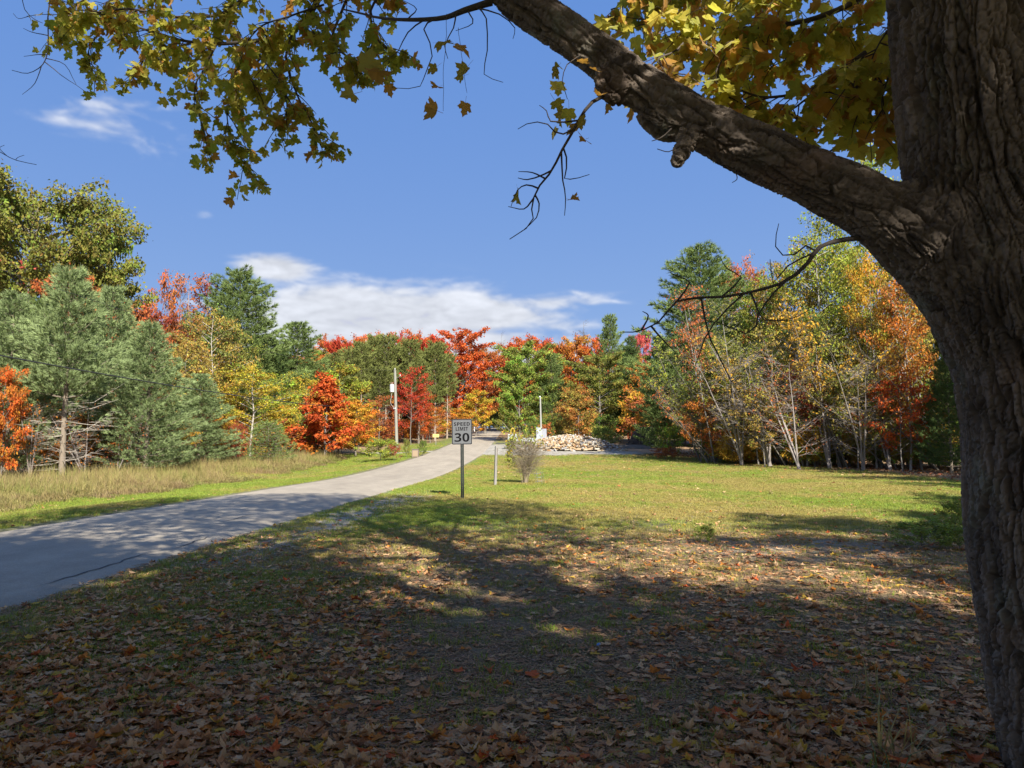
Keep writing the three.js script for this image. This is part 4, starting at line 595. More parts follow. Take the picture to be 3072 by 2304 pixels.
const KIND = {
  maple_a: deciduous(31, { H: 16, R: 5, base: 0.2, limbs: 40, leaves: 21000, leaf: 0.25, clump: 0.5, trunkR: 0.24, flat: 0.55 }),
  maple_b: deciduous(32, { H: 14, R: 4.2, base: 0.15, limbs: 36, leaves: 19000, leaf: 0.23, clump: 0.48, trunkR: 0.2, flat: 0.6, hue: two([1, 1, 1], [0.9, 1.3, 1], (x, y) => 0.35 - N3(x * 0.5, y * 0.5, 2)) }),
  maple_c: deciduous(33, { H: 12, R: 3.6, base: 0.18, limbs: 30, leaves: 16000, leaf: 0.21, clump: 0.45, trunkR: 0.16, flat: 0.5, hue: two([1, 1, 1], [0.75, 2.2, 1.2], (x, y, z) => y / 12 - 0.3 + 0.5 * N3(x * 0.6, y * 0.6, z * 0.6)) }),
  shade: deciduous(46, { H: 13, R: 5, base: 0.46, limbs: 40, leaves: 20000, leaf: 0.25, clump: 0.5, trunkR: 0.24, flat: 0.55 }),
  oak: deciduous(34, { H: 18, R: 6.6, base: 0.3, limbs: 70, leaves: 38000, leaf: 0.23, clump: 0.55, trunkR: 0.3, flat: 0.8, gaps: 0, hue: (x, y, z, r) => { const n = fbm(x * 0.3, y * 0.3, z * 0.3 + 5, 3) - (y - 10) * 0.09 + 0.5 * (r() - 0.5); return n > 0.62 ? [2.3, 0.75, 0.8] : n > 0.3 && N3(x * 0.5, y * 0.5, z) > 0.15 ? [2.0, 0.35, 1.6] : [1, 1, 1]; } }),
  young_a: deciduous(35, { H: 6, R: 2.3, base: 0.03, limbs: 34, leaves: 9500, leaf: 0.17, clump: 0.3, trunkR: 0.07, shape: 'cone', hue: two([1, 1, 1], [0.95, 1.8, 1], (x, y, z) => 0.25 + N3(x * 0.8, y * 0.8, z * 0.8) - 0.14 * Math.max(0, 1.5 - y)) }),
  young_b: deciduous(36, { H: 8, R: 2.2, base: 0.08, limbs: 30, leaves: 10000, leaf: 0.175, clump: 0.38, trunkR: 0.08, shape: 'column', hue: two([1, 1, 1], [1.25, 0.75, 0.8], (x, y, z) => 0.1 + N3(x * 0.6, y * 0.6, z * 0.6)) }),
  airy_a: deciduous(37, { H: 17, R: 3.4, base: 0.28, limbs: 34, leaves: 11000, leaf: 0.17, clump: 0.55, trunkR: 0.13, gaps: 0.2, bark: [0.3, 0.285, 0.25] }),
  airy_b: deciduous(38, { H: 13, R: 3, base: 0.25, limbs: 30, leaves: 10500, leaf: 0.165, clump: 0.5, trunkR: 0.1, gaps: 0.15, bark: [0.36, 0.33, 0.29], hue: two([1, 1, 1], [0.55, 0.85, 1], (x, y, z) => 0.2 + N3(x * 0.7, y * 0.7, z * 0.7)) }),
  thin_a: deciduous(39, { H: 9, R: 2.2, base: 0.25, limbs: 24, leaves: 4800, leaf: 0.155, clump: 0.4, trunkR: 0.06, gaps: 0.25 }),
  thin_b: deciduous(40, { H: 7, R: 2.0, base: 0.2, limbs: 22, leaves: 3600, leaf: 0.155, clump: 0.36, trunkR: 0.05, gaps: 0.3 }),
  bush_a: deciduous(41, { H: 2.4, R: 1.5, base: 0.02, limbs: 26, leaves: 4200, leaf: 0.11, clump: 0.2, trunkR: 0.03, shape: 'round', flat: 1 }),
  bush_b: deciduous(42, { H: 2.6, R: 1.6, base: 0.05, limbs: 20, leaves: 1500, leaf: 0.14, clump: 0.3, trunkR: 0.025, flat: 0.8, hue: two([1, 1, 1], [0.7, 1.5, 0.8], (x, y, z) => 0.3 + N3(x * 1.5, y * 1.5, z * 1.5)) }),
  bush_c: deciduous(43, { H: 1.8, R: 1.3, base: 0.05, limbs: 16, leaves: 900, leaf: 0.13, clump: 0.26, trunkR: 0.02, flat: 0.8 }),
  pine_a: pine(51, { H: 11, R: 2.9, base: 0.02, whorl: 0.4, dens: 2.1, per: 12, brush: 0.28, needle: 0.016, up: 0.3 }),
  pine_b: pine(52, { H: 10, R: 2.9, base: 0.2, dead: 0.2, whorl: 0.36, dens: 2.6, per: 12, brush: 0.29, needle: 0.016, up: 0.35 }),
  pine_c: pine(53, { H: 16, R: 4, base: 0.04, whorl: 0.48, dens: 1.7, per: 11, brush: 0.34, needle: 0.024, up: 0.25, uneven: 0.45, trunkR: 0.22, taper: 0.7 }),
  pine_d: pine(54, { H: 18, R: 4.6, base: 0.06, whorl: 0.5, dens: 1.6, per: 12, brush: 0.38, needle: 0.024, up: 0.22, uneven: 0.5, trunkR: 0.25, taper: 0.62 }),
  red_pine: pine(55, { H: 15, R: 2.3, base: 0.4, dead: 0.06, whorl: 0.55, dens: 1.7, per: 10, brush: 0.36, needle: 0.03, up: 0.3, trunkR: 0.15, top: 1, bark: [0.3, 0.24, 0.19] }),
  red_pine_b: pine(56, { H: 14, R: 2.4, base: 0.3, dead: 0.05, whorl: 0.5, dens: 1.7, per: 10, brush: 0.36, needle: 0.03, up: 0.28, trunkR: 0.14, top: 1, bark: [0.3, 0.24, 0.19], uneven: 0.5 }),
  fir: pine(57, { H: 2.8, R: 1.55, base: 0.0, whorl: 0.2, dens: 1.5, per: 10, brush: 0.17, needle: 0.009, up: 0.12, taper: 0.6, trunkR: 0.05, uneven: 0.22 }),
  bare_a: bareTree(61, { H: 15, R: 2.2, branches: 34, twig: 1.3, trunkR: 0.13, from: 0.3 }),
  bare_b: bareTree(62, { H: 8, R: 2, branches: 34, stems: 4, twig: 1.4, trunkR: 0.06, from: 0.12, bark: [0.24, 0.21, 0.19], leaves: 260 }),
  bare_c: bareTree(63, { H: 12, R: 2.0, branches: 34, twig: 1.3, trunkR: 0.1, from: 0.3, bark: [0.3, 0.22, 0.18], leaves: 1300, leaf: 0.17 }),
  lean_a: bareTree(71, { H: 6.5, R: 1.1, lean: [-0.62, 0.1], branches: 14, twig: 0.8, trunkR: 0.055, from: 0.4, leaves: 160 }),
  lean_b: bareTree(72, { H: 7.5, R: 1.2, lean: [-0.4, 0.05], branches: 16, twig: 0.8, trunkR: 0.06, from: 0.4, leaves: 240 }),
  lean_c: bareTree(73, { H: 5, R: 1.0, lean: [-0.95, 0.0], branches: 12, twig: 0.8, trunkR: 0.045, from: 0.35, leaves: 100 }),
  lean_d: bareTree(74, { H: 9, R: 1.3, lean: [-0.16, 0.06], branches: 18, twig: 0.8, trunkR: 0.07, from: 0.45, leaves: 260, bark: [0.24, 0.225, 0.2] }),
};
const LEAFC = { // colour of the leaves
  red: leafMat(0.42, 0.05, 0.02, 0.3), scarlet: leafMat(0.5, 0.1, 0.018, 0.3), redbrown: leafMat(0.3, 0.065, 0.03, 0.3), orange: leafMat(0.46, 0.165, 0.025, 0.3), gold: leafMat(0.52, 0.3, 0.03, 0.3), yellow: leafMat(0.46, 0.36, 0.035, 0.3), lime: leafMat(0.27, 0.3, 0.035, 0.3), green: leafMat(0.13, 0.18, 0.03, 0.3), light: leafMat(0.23, 0.28, 0.045, 0.3), olive: leafMat(0.2, 0.205, 0.036, 0.3), straw: leafMat(0.34, 0.25, 0.05, 0.3), pink: leafMat(0.5, 0.1, 0.08, 0.3), rust: leafMat(0.42, 0.13, 0.035, 0.3),
};
const needleMat = (r, g, b) => { const m = leafMat(r, g, b, 0.12); return m; };
const NEEDLE = { blue: needleMat(0.245, 0.315, 0.135), pine: needleMat(0.175, 0.24, 0.072), deep: needleMat(0.1, 0.155, 0.045), yellowish: needleMat(0.19, 0.215, 0.06) };
const shadeLeaf = leafMat(0.46, 0.4, 0.06, 0.55);
const trunkMat = std(1, 1, 1, 0.95, { vertexColors: true });
const rt = rng(321);
function plant(name, kind, x, z, h, rad, mat, label, category, group, turn = rt() * 6.28) {
  const K = KIND[kind], g = thing(name, label, category, x, land(x, z), z, group), sx = rad / K.R, sy = h / K.H;
  part('trunk', K.trunk, trunkMat, g).userData.kind = 'stuff'; delete g.children[0].userData.kind;
  if (K.crown) part('crown', K.crown, mat, g, 'stuff');
  g.scale.set(sx, sy, sx); g.rotation.y = turn; return g;
}
const P = NEEDLE, Lc = LEAFC;
const TREES = [
  // left wood, along the tall grass
  ['pine_tree', 'pine_b', -19.44, -33, 9.38, 2.72, P.blue, 'tall blue-green pine with a long bare grey trunk and dead lower branches'],
  ['pine_tree', 'pine_a', -22.56, -34, 8.52, 2.59, P.blue, 'blue-green pine beside the orange thicket at the edge of the tall grass'],
  ['pine_tree', 'pine_a', -17.78, -37, 7.63, 2.48, P.blue, 'blue-green pine on a dark trunk rising from the tall grass'],
  ['pine_tree', 'pine_a', -18.09, -44, 5.55, 2.21, P.blue, 'short bushy blue-green pine between the yellow tree and the tall grass'],
  ['pine_tree', 'pine_a', -21.86, -41, 10.15, 2.88, P.blue, 'dense blue-green pine behind the pine with dead lower branches'],
  ['pine_tree', 'pine_b', -24.91, -40, 9.29, 2.56, P.pine, 'green pine standing in the gap behind the two tall blue-green pines'],
  ['pine_tree', 'pine_a', -27.02, -38, 9.86, 3.01, P.blue, 'blue-green pine half cut off beside the orange thicket'],
  ['oak_tree', 'oak', -33.56, -52, 19.94, 6.5, Lc.olive, 'large olive green oak with red and orange lower boughs, tallest above the pines'],
  ['oak_tree', 'maple_b', -29.45, -53, 17.07, 3.39, Lc.olive, 'olive green tree filling the right flank of the large oak'],
  ['oak_tree', 'maple_c', -27.99, -48, 12.96, 2.34, Lc.rust, 'rust and green tree under the large olive oak'],
  ['oak_tree', 'oak', -43.24, -56, 20.77, 6.83, Lc.olive, 'olive green oak at the back of the wood'],
  ['maple_tree', 'young_b', -21.1, -31.5, 4.95, 0.86, Lc.orange, 'orange leaved sapling in front of the blue-green pine'],
  ['maple_tree', 'thin_a', -27.85, -60, 14.96, 1.65, Lc.rust, 'rust orange tree top rising beside the olive oak'],
  ['maple_tree', 'maple_c', -28.51, -58, 12.24, 2.3, Lc.redbrown, 'dark red maple under the olive oak'],
  ['bare_tree', 'bare_c', -25.84, -60, 14.02, 2.38, Lc.rust, 'nearly bare tree with a few rust leaves left of the big green pine'],
  ['bare_tree', 'bare_c', -25.18, -62, 13.82, 2.08, Lc.redbrown, 'nearly bare tree with thin reddish leaves close to the big green pine'],
  ['pine_tree', 'pine_d', -22.46, -62, 15.63, 4.44, P.pine, 'big green pine with feathery boughs against the white cloud'],
  ['pine_tree', 'pine_c', -19.9, -70, 12.1, 3.95, P.pine, 'rounded green pine on the right of the big feathery pine'],
  ['pine_tree', 'pine_c', -21.38, -66, 10.3, 3.02, P.deep, 'dark green pine squeezed between the two large green pines'],
  ['maple_tree', 'airy_b', -20.65, -52, 10.96, 2.38, Lc.straw, 'straw yellow and brown airy tree behind the short pine'],
  ['maple_tree', 'airy_b', -17.11, -50, 6.75, 2.67, Lc.yellow, 'golden yellow young tree in front of the big green pine'],
  ['maple_tree', 'young_b', -20.62, -54, 7.66, 1.65, Lc.straw, 'straw coloured sapling beside the golden young tree'],
  ['maple_tree', 'young_b', -17.26, -58, 4.06, 1.42, Lc.yellow, 'yellow sapling between the young fir and the orange maple'],
  ['maple_tree', 'thin_b', -16.67, -46, 2.88, 0.65, Lc.redbrown, 'small dark red sapling left of the young fir'],
  ['fir_tree', 'fir', -15.21, -47.5, 2.69, 1.62, P.pine, 'small round bushy fir standing in the tall grass'],
  ['maple_tree', 'young_a', -13.7, -56, 6.54, 3.07, Lc.scarlet, 'bright orange red young maple reaching to the grass'],
  ['maple_tree', 'young_b', -14.6, -64, 7.9, 2.34, Lc.lime, 'yellow-green young maple behind the bright orange one'],
  ['maple_tree', 'young_b', -12.5, -61, 4.63, 2.05, Lc.gold, 'yellow and orange young maple leaning out on the right of the bright orange one'],
  ['maple_tree', 'thin_a', -11.43, -86, 9.06, 2.1, Lc.red, 'scarlet sapling behind the wooden utility pole'],
  ['maple_tree', 'thin_a', -10.79, -88, 6.79, 1.88, Lc.scarlet, 'orange red sapling on the right of the scarlet one behind the utility pole'],
  ['maple_tree', 'maple_a', -8.63, -122, 18.02, 5.58, Lc.scarlet, 'towering scarlet maple beside the far bend of the road'],
  ['maple_tree', 'maple_b', -4.53, -128, 15.55, 4.29, Lc.rust, 'dark rust red maple hanging over the far bend of the road'],
  ['maple_tree', 'maple_b', -14.22, -116, 16.8, 3.18, Lc.scarlet, 'scarlet crown above the right half of the red pine row'],
  ['maple_tree', 'maple_b', -20.23, -114, 16.43, 3.13, Lc.scarlet, 'orange scarlet crown above the middle of the red pine row'],
  ['maple_tree', 'maple_b', 13.69, -122, 16.46, 2.98, Lc.scarlet, 'scarlet crown behind the green pine beside the khaki tree'],
  ['maple_tree', 'maple_c', -11.89, -112, 15.79, 3.42, Lc.red, 'red maple crown above the row of red pines, next to the towering scarlet one'],
  ['maple_tree', 'maple_c', -15.81, -108, 15.74, 2.31, Lc.red, 'small red crown poking out between two red pines'],
  ['maple_tree', 'maple_b', -20.98, -100, 14.33, 3.35, Lc.scarlet, 'orange red crown above the left end of the red pine row'],
  ['maple_tree', 'maple_c', -24.76, -100, 14.45, 2.13, Lc.rust, 'rust crown peeping over the rounded green pine'],
  ['maple_tree', 'maple_c', -22.25, -96, 13.77, 2.05, Lc.red, 'crimson crown at the very left end of the red pine row'],
  ['maple_tree', 'young_b', -5.52, -116, 7.35, 2.48, Lc.yellow, 'yellow tree under the dark rust maple at the road bend'],
  ['maple_tree', 'young_b', -8.12, -110, 4.33, 2.35, Lc.gold, 'golden thicket tree at the foot of the towering scarlet maple'],
  // right of the road
  ['bare_tree', 'bare_a', -2.81, -200, 25.39, 2.44, Lc.rust, 'slender bare grey tree far off in the gap above the road'],
  ['maple_tree', 'maple_b', 2.82, -136, 18.22, 5.39, Lc.scarlet, 'scarlet maple crown behind the yellow-green tree'],
  ['maple_tree', 'maple_c', 6.75, -140, 18.06, 3.42, Lc.red, 'crimson maple crown behind the yellow-green tree'],
  ['maple_tree', 'maple_b', -0.73, -150, 15.19, 4.12, Lc.red, 'dark crimson maple overhanging the far end of the road'],
  ['maple_tree', 'maple_b', 10.51, -124, 17.13, 3.78, Lc.orange, 'orange maple crown behind the khaki tree'],
  ['maple_tree', 'maple_c', 8.51, -128, 16.17, 2.34, Lc.rust, 'rust crown between the crimson and the orange maples'],
  ['bare_tree', 'bare_a', 11.99, -126, 19.04, 2.31, Lc.rust, 'bare grey twigs rising over the orange crown'],
  ['ash_tree', 'maple_a', 2.09, -95, 12.62, 4.35, Lc.light, 'yellow-green leafy tree at the roadside'],
  ['ash_tree', 'maple_b', 0.9, -92, 10.59, 2.67, Lc.light, 'lower yellow-green tree leaning over the road edge'],
  ['pine_tree', 'pine_c', 4.88, -93, 11.07, 2.44, P.pine, 'dark green pine in front of the yellow-green tree'],
  ['willow_tree', 'maple_a', 10.37, -90, 10.98, 4.12, Lc.olive, 'khaki and yellow rounded tree behind the firewood'],
  ['willow_tree', 'young_b', 7.38, -84, 6.63, 2.05, Lc.straw, 'straw coloured small tree behind the firewood heap'],
  ['pine_tree', 'pine_c', 13.57, -104, 17.43, 3.17, P.pine, 'green pine rising behind the khaki tree'],
  ['pine_tree', 'pine_c', 15.17, -96, 13.54, 2.34, P.deep, 'dull green pine next to the khaki tree'],
  ['maple_tree', 'maple_c', 19.54, -112, 16.75, 2.05, Lc.pink, 'pinkish red crown beside the tall white pine'],
  ['maple_tree', 'thin_b', 13.95, -82, 9.79, 1.5, Lc.orange, 'sparse orange sapling at the edge of the tall white pine'],
  ['pine_tree', 'pine_d', 15.08, -60, 17.15, 4.79, P.pine, 'tall white pine with tiered feathery boughs beside the wood stacks'],
  ['pine_tree', 'pine_a', 12.04, -60, 8.91, 2.2, P.pine, 'lower green pine leaning out from the tall white pine'],
  ['oak_tree', 'airy_b', 22.66, -72, 19.27, 2.42, Lc.rust, 'russet oak crown next to the tall white pine'],
  ['maple_tree', 'maple_c', 21.3, -74, 18.55, 1.58, Lc.gold, 'amber crown between the tall white pine and the russet oak'],
  ['birch_tree', 'airy_a', 19.18, -47, 16.03, 2.72, Lc.lime, 'tall yellow-green birch with a pale trunk'],
  ['birch_tree', 'airy_a', 23.76, -50, 22.44, 3.35, Lc.light, 'tallest pale birch, seen between the arching limb and the big trunk'],
  ['birch_tree', 'airy_b', 18.51, -54, 13.73, 2.31, Lc.lime, 'shorter yellow-green birch beside the russet oak'],
  ['maple_tree', 'airy_b', 21.04, -44, 13.17, 1.61, Lc.gold, 'golden tree below the tallest birch'],
  ['maple_tree', 'airy_b', 21.93, -42, 11.67, 1.79, Lc.orange, 'orange tree right against the big maple trunk'],
  ['maple_tree', 'thin_a', 15.07, -50, 9.13, 2.29, Lc.olive, 'thin olive leaved tree among the leaning stems'],
  ['birch_tree', 'thin_a', 13.76, -52, 8.74, 1.74, Lc.lime, 'small lime leaved birch in front of the tall white pine'],
  ['bare_tree', 'bare_b', 14.4, -52, 7.16, 2.7, Lc.straw, 'grey leafless thicket tree at the foot of the tall white pine'],
  ['bare_tree', 'bare_b', 15.54, -46, 8.9, 2.81, Lc.straw, 'grey twiggy tree with a few straw leaves among the leaning stems'],
  ['bare_tree', 'bare_b', 18.36, -44, 8.89, 2.68, Lc.gold, 'grey twiggy tree with a few golden leaves among the leaning stems'],
  ['bare_tree', 'bare_b', 20.85, -42, 8.09, 2.31, Lc.olive, 'grey twiggy tree with a few olive leaves near the big trunk'],
  ['maple_tree', 'thin_a', 17.23, -46, 6.38, 1.82, Lc.redbrown, 'dark red sapling among the leaning stems'],
  ['maple_tree', 'thin_b', 19.51, -43, 6.13, 1.7, Lc.olive, 'olive leaved low sapling among the leaning stems'],
  ['maple_tree', 'thin_b', 20.98, -41, 5.47, 1.63, Lc.scarlet, 'orange red sapling near the dark pine'],
  ['maple_tree', 'thin_a', 20.32, -48, 10.62, 1.76, Lc.olive, 'olive sapling below the yellow-green birch'],
  ['maple_tree', 'thin_b', 14.93, -45, 5.2, 1.51, Lc.straw, 'low straw leaved sapling among the leaning stems'],
  ['pine_tree', 'pine_a', 23.03, -40, 6.37, 1.59, P.deep, 'dark green pine half hidden by the big maple trunk'],
  ['birch_tree', 'airy_a', 18.79, -50, 15.21, 2.59, Lc.straw, 'straw yellow birch between the two yellow-green birches'],
  ['birch_tree', 'airy_a', 21.7, -49, 16.09, 2.54, Lc.lime, 'yellow-green birch rising close under the arching limb'],
  ['maple_tree', 'airy_a', 24.56, -48, 15.58, 2.49, Lc.straw, 'tall straw gold tree behind the orange one by the big trunk'],
  ['maple_tree', 'airy_b', 19.42, -58, 15.06, 2.3, Lc.olive, 'olive brown tree in front of the russet oak'],
  ['maple_tree', 'airy_b', 17.79, -46, 10.29, 1.68, Lc.olive, 'airy olive tree in the middle of the right wood'],
  ['bare_tree', 'bare_b', 14.16, -47, 7.89, 2.58, Lc.straw, 'grey twiggy tree right of the tall white pine'],
  ['bare_tree', 'bare_b', 16.23, -43, 7.7, 2.49, Lc.rust, 'grey twiggy tree at the front of the right wood'],
  ['bare_tree', 'bare_b', 19.31, -42, 7.33, 2.18, Lc.straw, 'grey twiggy tree in front of the golden tree'],
  ['maple_tree', 'thin_b', 12.38, -50, 4.57, 1.37, Lc.orange, 'orange sapling leaning out from under the white pine'],
];
TREES.push(
  ['bare_tree', 'bare_b', -20.85, -33, 4.2, 1.21, Lc.orange, 'grey leafless sapling tangle beside the trunk of the tallest blue-green pine'],
  ['bare_tree', 'bare_b', -19, -34, 3.87, 1.24, Lc.orange, 'grey leafless tangle between two blue-green pine trunks'],
  ['bare_tree', 'bare_b', -18.69, -36, 3.76, 1.21, Lc.rust, 'grey leafless tangle left of the dark pine trunk'],
  ['maple_tree', 'thin_b', -21.26, -35, 3.29, 1.17, Lc.orange, 'sparse orange sapling under the tallest blue-green pine'],
  ['maple_tree', 'thin_b', -19.77, -37, 3.36, 1.24, Lc.orange, 'sparse orange sapling between the blue-green pine trunks'],
  ['maple_tree', 'thin_b', -18.4, -41, 2.98, 1.38, Lc.gold, 'sparse golden sapling right of the dark pine trunk'],
  ['maple_tree', 'thin_b', -17.84, -46, 3.02, 1.26, Lc.gold, 'sparse golden sapling right of the short bushy pine'],
  ['maple_tree', 'thin_a', -20.67, -48, 8.29, 1.76, Lc.straw, 'thin straw leaved tree above the short bushy pine'],
  ['maple_tree', 'thin_a', -19.96, -54, 9.96, 1.98, Lc.olive, 'thin olive tree in front of the big feathery pine'],
  ['maple_tree', 'thin_a', -18.25, -58, 6.6, 1.95, Lc.lime, 'thin lime tree behind the small fir'],
  ['maple_tree', 'thin_a', -16.87, -62, 6.84, 1.89, Lc.yellow, 'thin yellow tree left of the bright orange young maple'],
  ['maple_tree', 'thin_a', -25.49, -50, 10.95, 2.13, Lc.rust, 'thin rust tree below the right side of the olive oak'],
  ['maple_tree', 'thin_a', -13.95, -80, 5.49, 1.95, Lc.rust, 'thin rust sapling left of the utility pole'],
  ['maple_tree', 'thin_a', -9.88, -92, 4.72, 2.24, Lc.orange, 'thin orange sapling under the right end of the red pine row'],
  ['bare_tree', 'bare_a', -28.34, -64, 15.14, 1.76, Lc.rust, 'bare grey tree top left of the big feathery pine'],
);
for (const [name, kind, x, z, h, rad, mat, label] of TREES) plant(name, kind, x, z, h, rad, mat, label, 'tree', undefined);
// the row of red pines beyond the utility pole
for (const [x, z, h, rad] of [[-19.67, -84, 9.95, 1.59], [-19.43, -90, 11.25, 1.65], [-18.69, -94, 12.41, 1.66], [-18.11, -98, 13.51, 1.55], [-15.93, -96, 13.54, 1.7], [-14.88, -100, 12.26, 1.71], [-12.9, -97, 13.17, 1.66], [-11.94, -102, 12.07, 1.68], [-10.12, -100, 12.99, 1.77], [-9.05, -106, 12.03, 1.62], [-20.9, -102, 12.32, 1.87], [-16.86, -108, 13.11, 1.98], [-11.03, -90, 9.61, 1.65], [-15, -86, 8.8, 1.73]]) plant('red_pine', rt() < 0.5 ? 'red_pine' : 'red_pine_b', x, z, h, rad, P.yellowish, 'tall red pine in the even row beyond the wooden utility pole', 'tree', 'red pines in a row');
// leaning stems at the edge of the right wood
{
  const r = rng(17), ks = ['lean_a', 'lean_b', 'lean_c', 'lean_d'], ls = [Lc.gold, Lc.rust, Lc.olive, Lc.lime, Lc.straw];
  const words = ['golden', 'rust', 'olive', 'lime', 'straw'], slope = { lean_a: 'leaning far out', lean_b: 'leaning', lean_c: 'bent almost flat', lean_d: 'nearly upright' };
  for (let i = 0; i < 60; i++) { const t = (i + r()) / 60, d = 50 - 8 * t + (r() - 0.35) * 5, x = 12.5 + 13.5 * t + (r() - 0.5) * 1.5, k = ks[Math.floor(r() * 4)], s = 0.8 + 0.5 * r(), c = Math.floor(r() * 5); plant('leaning_sapling', k, x, -d, KIND[k].H * s, KIND[k].R * s, ls[c], `thin grey stem with ${words[c]} leaves, ${slope[k]} at the lawn edge`, 'tree', 'leaning stems at the wood edge', (r() - 0.5) * 0.9); }
}
// thickets at the feet of the woods
{
  const r = rng(29);
  const row = (n, f, cols, label, group, kinds = ['bush_b', 'bush_b', 'bush_c', 'bush_a']) => { for (let i = 0; i < n; i++) { const [x, d, s] = f((i + r()) / n), k = kinds[Math.floor(r() * kinds.length)], c = cols[Math.floor(r() * cols.length)]; plant('bush', k, x, -d, KIND[k].H * s * (0.7 + 0.6 * r()), KIND[k].R * s * (0.8 + 0.5 * r()), Lc[c], `${({ bush_a: 'dense', bush_b: 'loose', bush_c: 'low sparse' })[k]} ${c} ${label}`, 'bush', group); } };
  row(64, (t) => [-28 + 10.3 * t + 2.2 * (r() - 0.5), 28 + 20 * t + 8 * r(), 0.9], ['orange', 'gold', 'rust', 'orange', 'redbrown', 'straw', 'gold'], 'bush beneath the left pines', 'undergrowth beneath the left pines');
  row(16, (t) => [-20 + 6 * t, 50 + 12 * t + 3 * r(), 1], ['gold', 'olive', 'redbrown', 'straw'], 'bush behind the small fir', 'undergrowth behind the fir');
  row(30, (t) => [-17 + 8.5 * t + r(), 72 + 44 * t + 5 * r(), 1.1], ['orange', 'gold', 'rust', 'redbrown', 'orange', 'scarlet'], 'thicket bush under the red pines', 'thicket under the red pines');
  row(100, (t) => [12.3 + 15 * t + 2.2 * r(), 48 - 9 * t + 6.5 * r(), 0.72], ['gold', 'lime', 'straw', 'gold', 'rust', 'green', 'yellow'], 'bush below the leaning stems', 'undergrowth of the right wood');
  row(14, (t) => [2 + 11 * t, 84 + 5 * r(), 1], ['green', 'olive', 'rust', 'straw', 'light'], 'bush behind the firewood', 'bushes behind the firewood');
  row(26, (t) => [-24 + 60 * t, 158 + 14 * r(), 2.6], ['rust', 'olive', 'orange', 'green', 'redbrown'], 'thicket closing the end of the road', 'thickets closing the road', ['bush_a']);
  row(24, (t) => [-48 + 26 * t, 46 + 24 * t + 6 * r(), 2.2], ['olive', 'green', 'rust', 'straw'], 'thicket deep in the left wood', 'thickets deep in the left wood', ['bush_a']);
  row(24, (t) => [14 + 30 * t, 80 - 34 * t + 5 * r(), 2.2], ['olive', 'green', 'rust', 'gold', 'straw'], 'thicket deep in the right wood', 'thickets deep in the right wood', ['bush_a']);
  row(14, (t) => [-1 + 16 * t, 112 + 6 * r(), 1.4], ['olive', 'rust', 'orange', 'green'], 'far bush at the back of the yard', 'far bushes behind the yard');
}
// thick growth that fills the woods between the trunks
// trees further in that close the view
{
  const r = rng(37);
  const fill = (n, f, set, label, group) => { for (let i = 0; i < n; i++) { const [x, d, h] = f((i + r()) / n), [k, m, nm] = set[Math.floor(r() * set.length)]; plant(nm, k, x, -d, h, KIND[k].R * h / KIND[k].H * (0.85 + 0.3 * r()), m, `${({ pine_a: 'bushy pine', pine_c: 'tall pine', maple_b: 'broad maple', maple_c: 'rounded maple', airy_b: 'thin maple' })[k]} ${label}`, 'tree', group); } };
  fill(22, (t) => [-42 + 20 * t, 42 + 28 * t + 7 * r(), 8 + 4 * r()], [['pine_a', P.deep, 'pine_tree'], ['maple_c', Lc.olive, 'maple_tree'], ['maple_b', Lc.rust, 'maple_tree'], ['pine_c', P.pine, 'pine_tree']], 'standing deeper in the left wood', 'trees deeper in the left wood');
  fill(16, (t) => [-32 + 20 * t, 82 + 30 * t + 8 * r(), 10 + 3 * r()], [['pine_c', P.deep, 'pine_tree'], ['maple_c', Lc.rust, 'maple_tree'], ['maple_b', Lc.olive, 'maple_tree'], ['maple_c', Lc.orange, 'maple_tree']], 'at the back behind the green pines and red pines', 'trees behind the pines');
  fill(18, (t) => [-22 + 64 * t, 150 + 14 * r(), 11 + 3 * r()], [['maple_b', Lc.rust, 'maple_tree'], ['maple_c', Lc.orange, 'maple_tree'], ['pine_c', P.deep, 'pine_tree'], ['maple_b', Lc.redbrown, 'maple_tree']], 'far off closing the end of the road', 'far trees closing the road');
  fill(30, (t) => [14 + 30 * t, 90 - 44 * t + 8 * r(), 9 + 5 * r()], [['maple_b', Lc.olive, 'maple_tree'], ['maple_c', Lc.olive, 'maple_tree'], ['pine_c', P.deep, 'pine_tree'], ['airy_b', Lc.straw, 'maple_tree']], 'standing deeper in the right wood', 'trees deeper in the right wood');
  // off to the right and behind the camera: the trees that shade the foreground
  for (const [k, x, z, h, R] of [['maple_a', 12.8, 1.0, 13.5, 4.4], ['maple_a', 1.0, 7.5, 12.5, 5.0], ['shade', -0.8, 4.2, 10.5, 3.8], ['shade', -5.2, 2.2, 9.8, 4.2], ['shade', 6.2, 5.4, 10, 2.8], ['maple_b', -8.5, 4.5, 12, 5], ['maple_a', -4.5, 7.5, 13.5, 5.6], ['maple_b', 5.5, 10.5, 13, 4.8], ['maple_a', 13, 10, 15, 6], ['maple_b', 19, -8.5, 11, 4.4], ['maple_c', 25, -20, 13, 4.5], ['maple_a', 26, -30, 14, 5]]) plant('maple_tree', k, x, z, h, R, shadeLeaf, 'broad maple out of sight whose crown shades the ground', 'tree', 'shade trees beside the big maple');
}
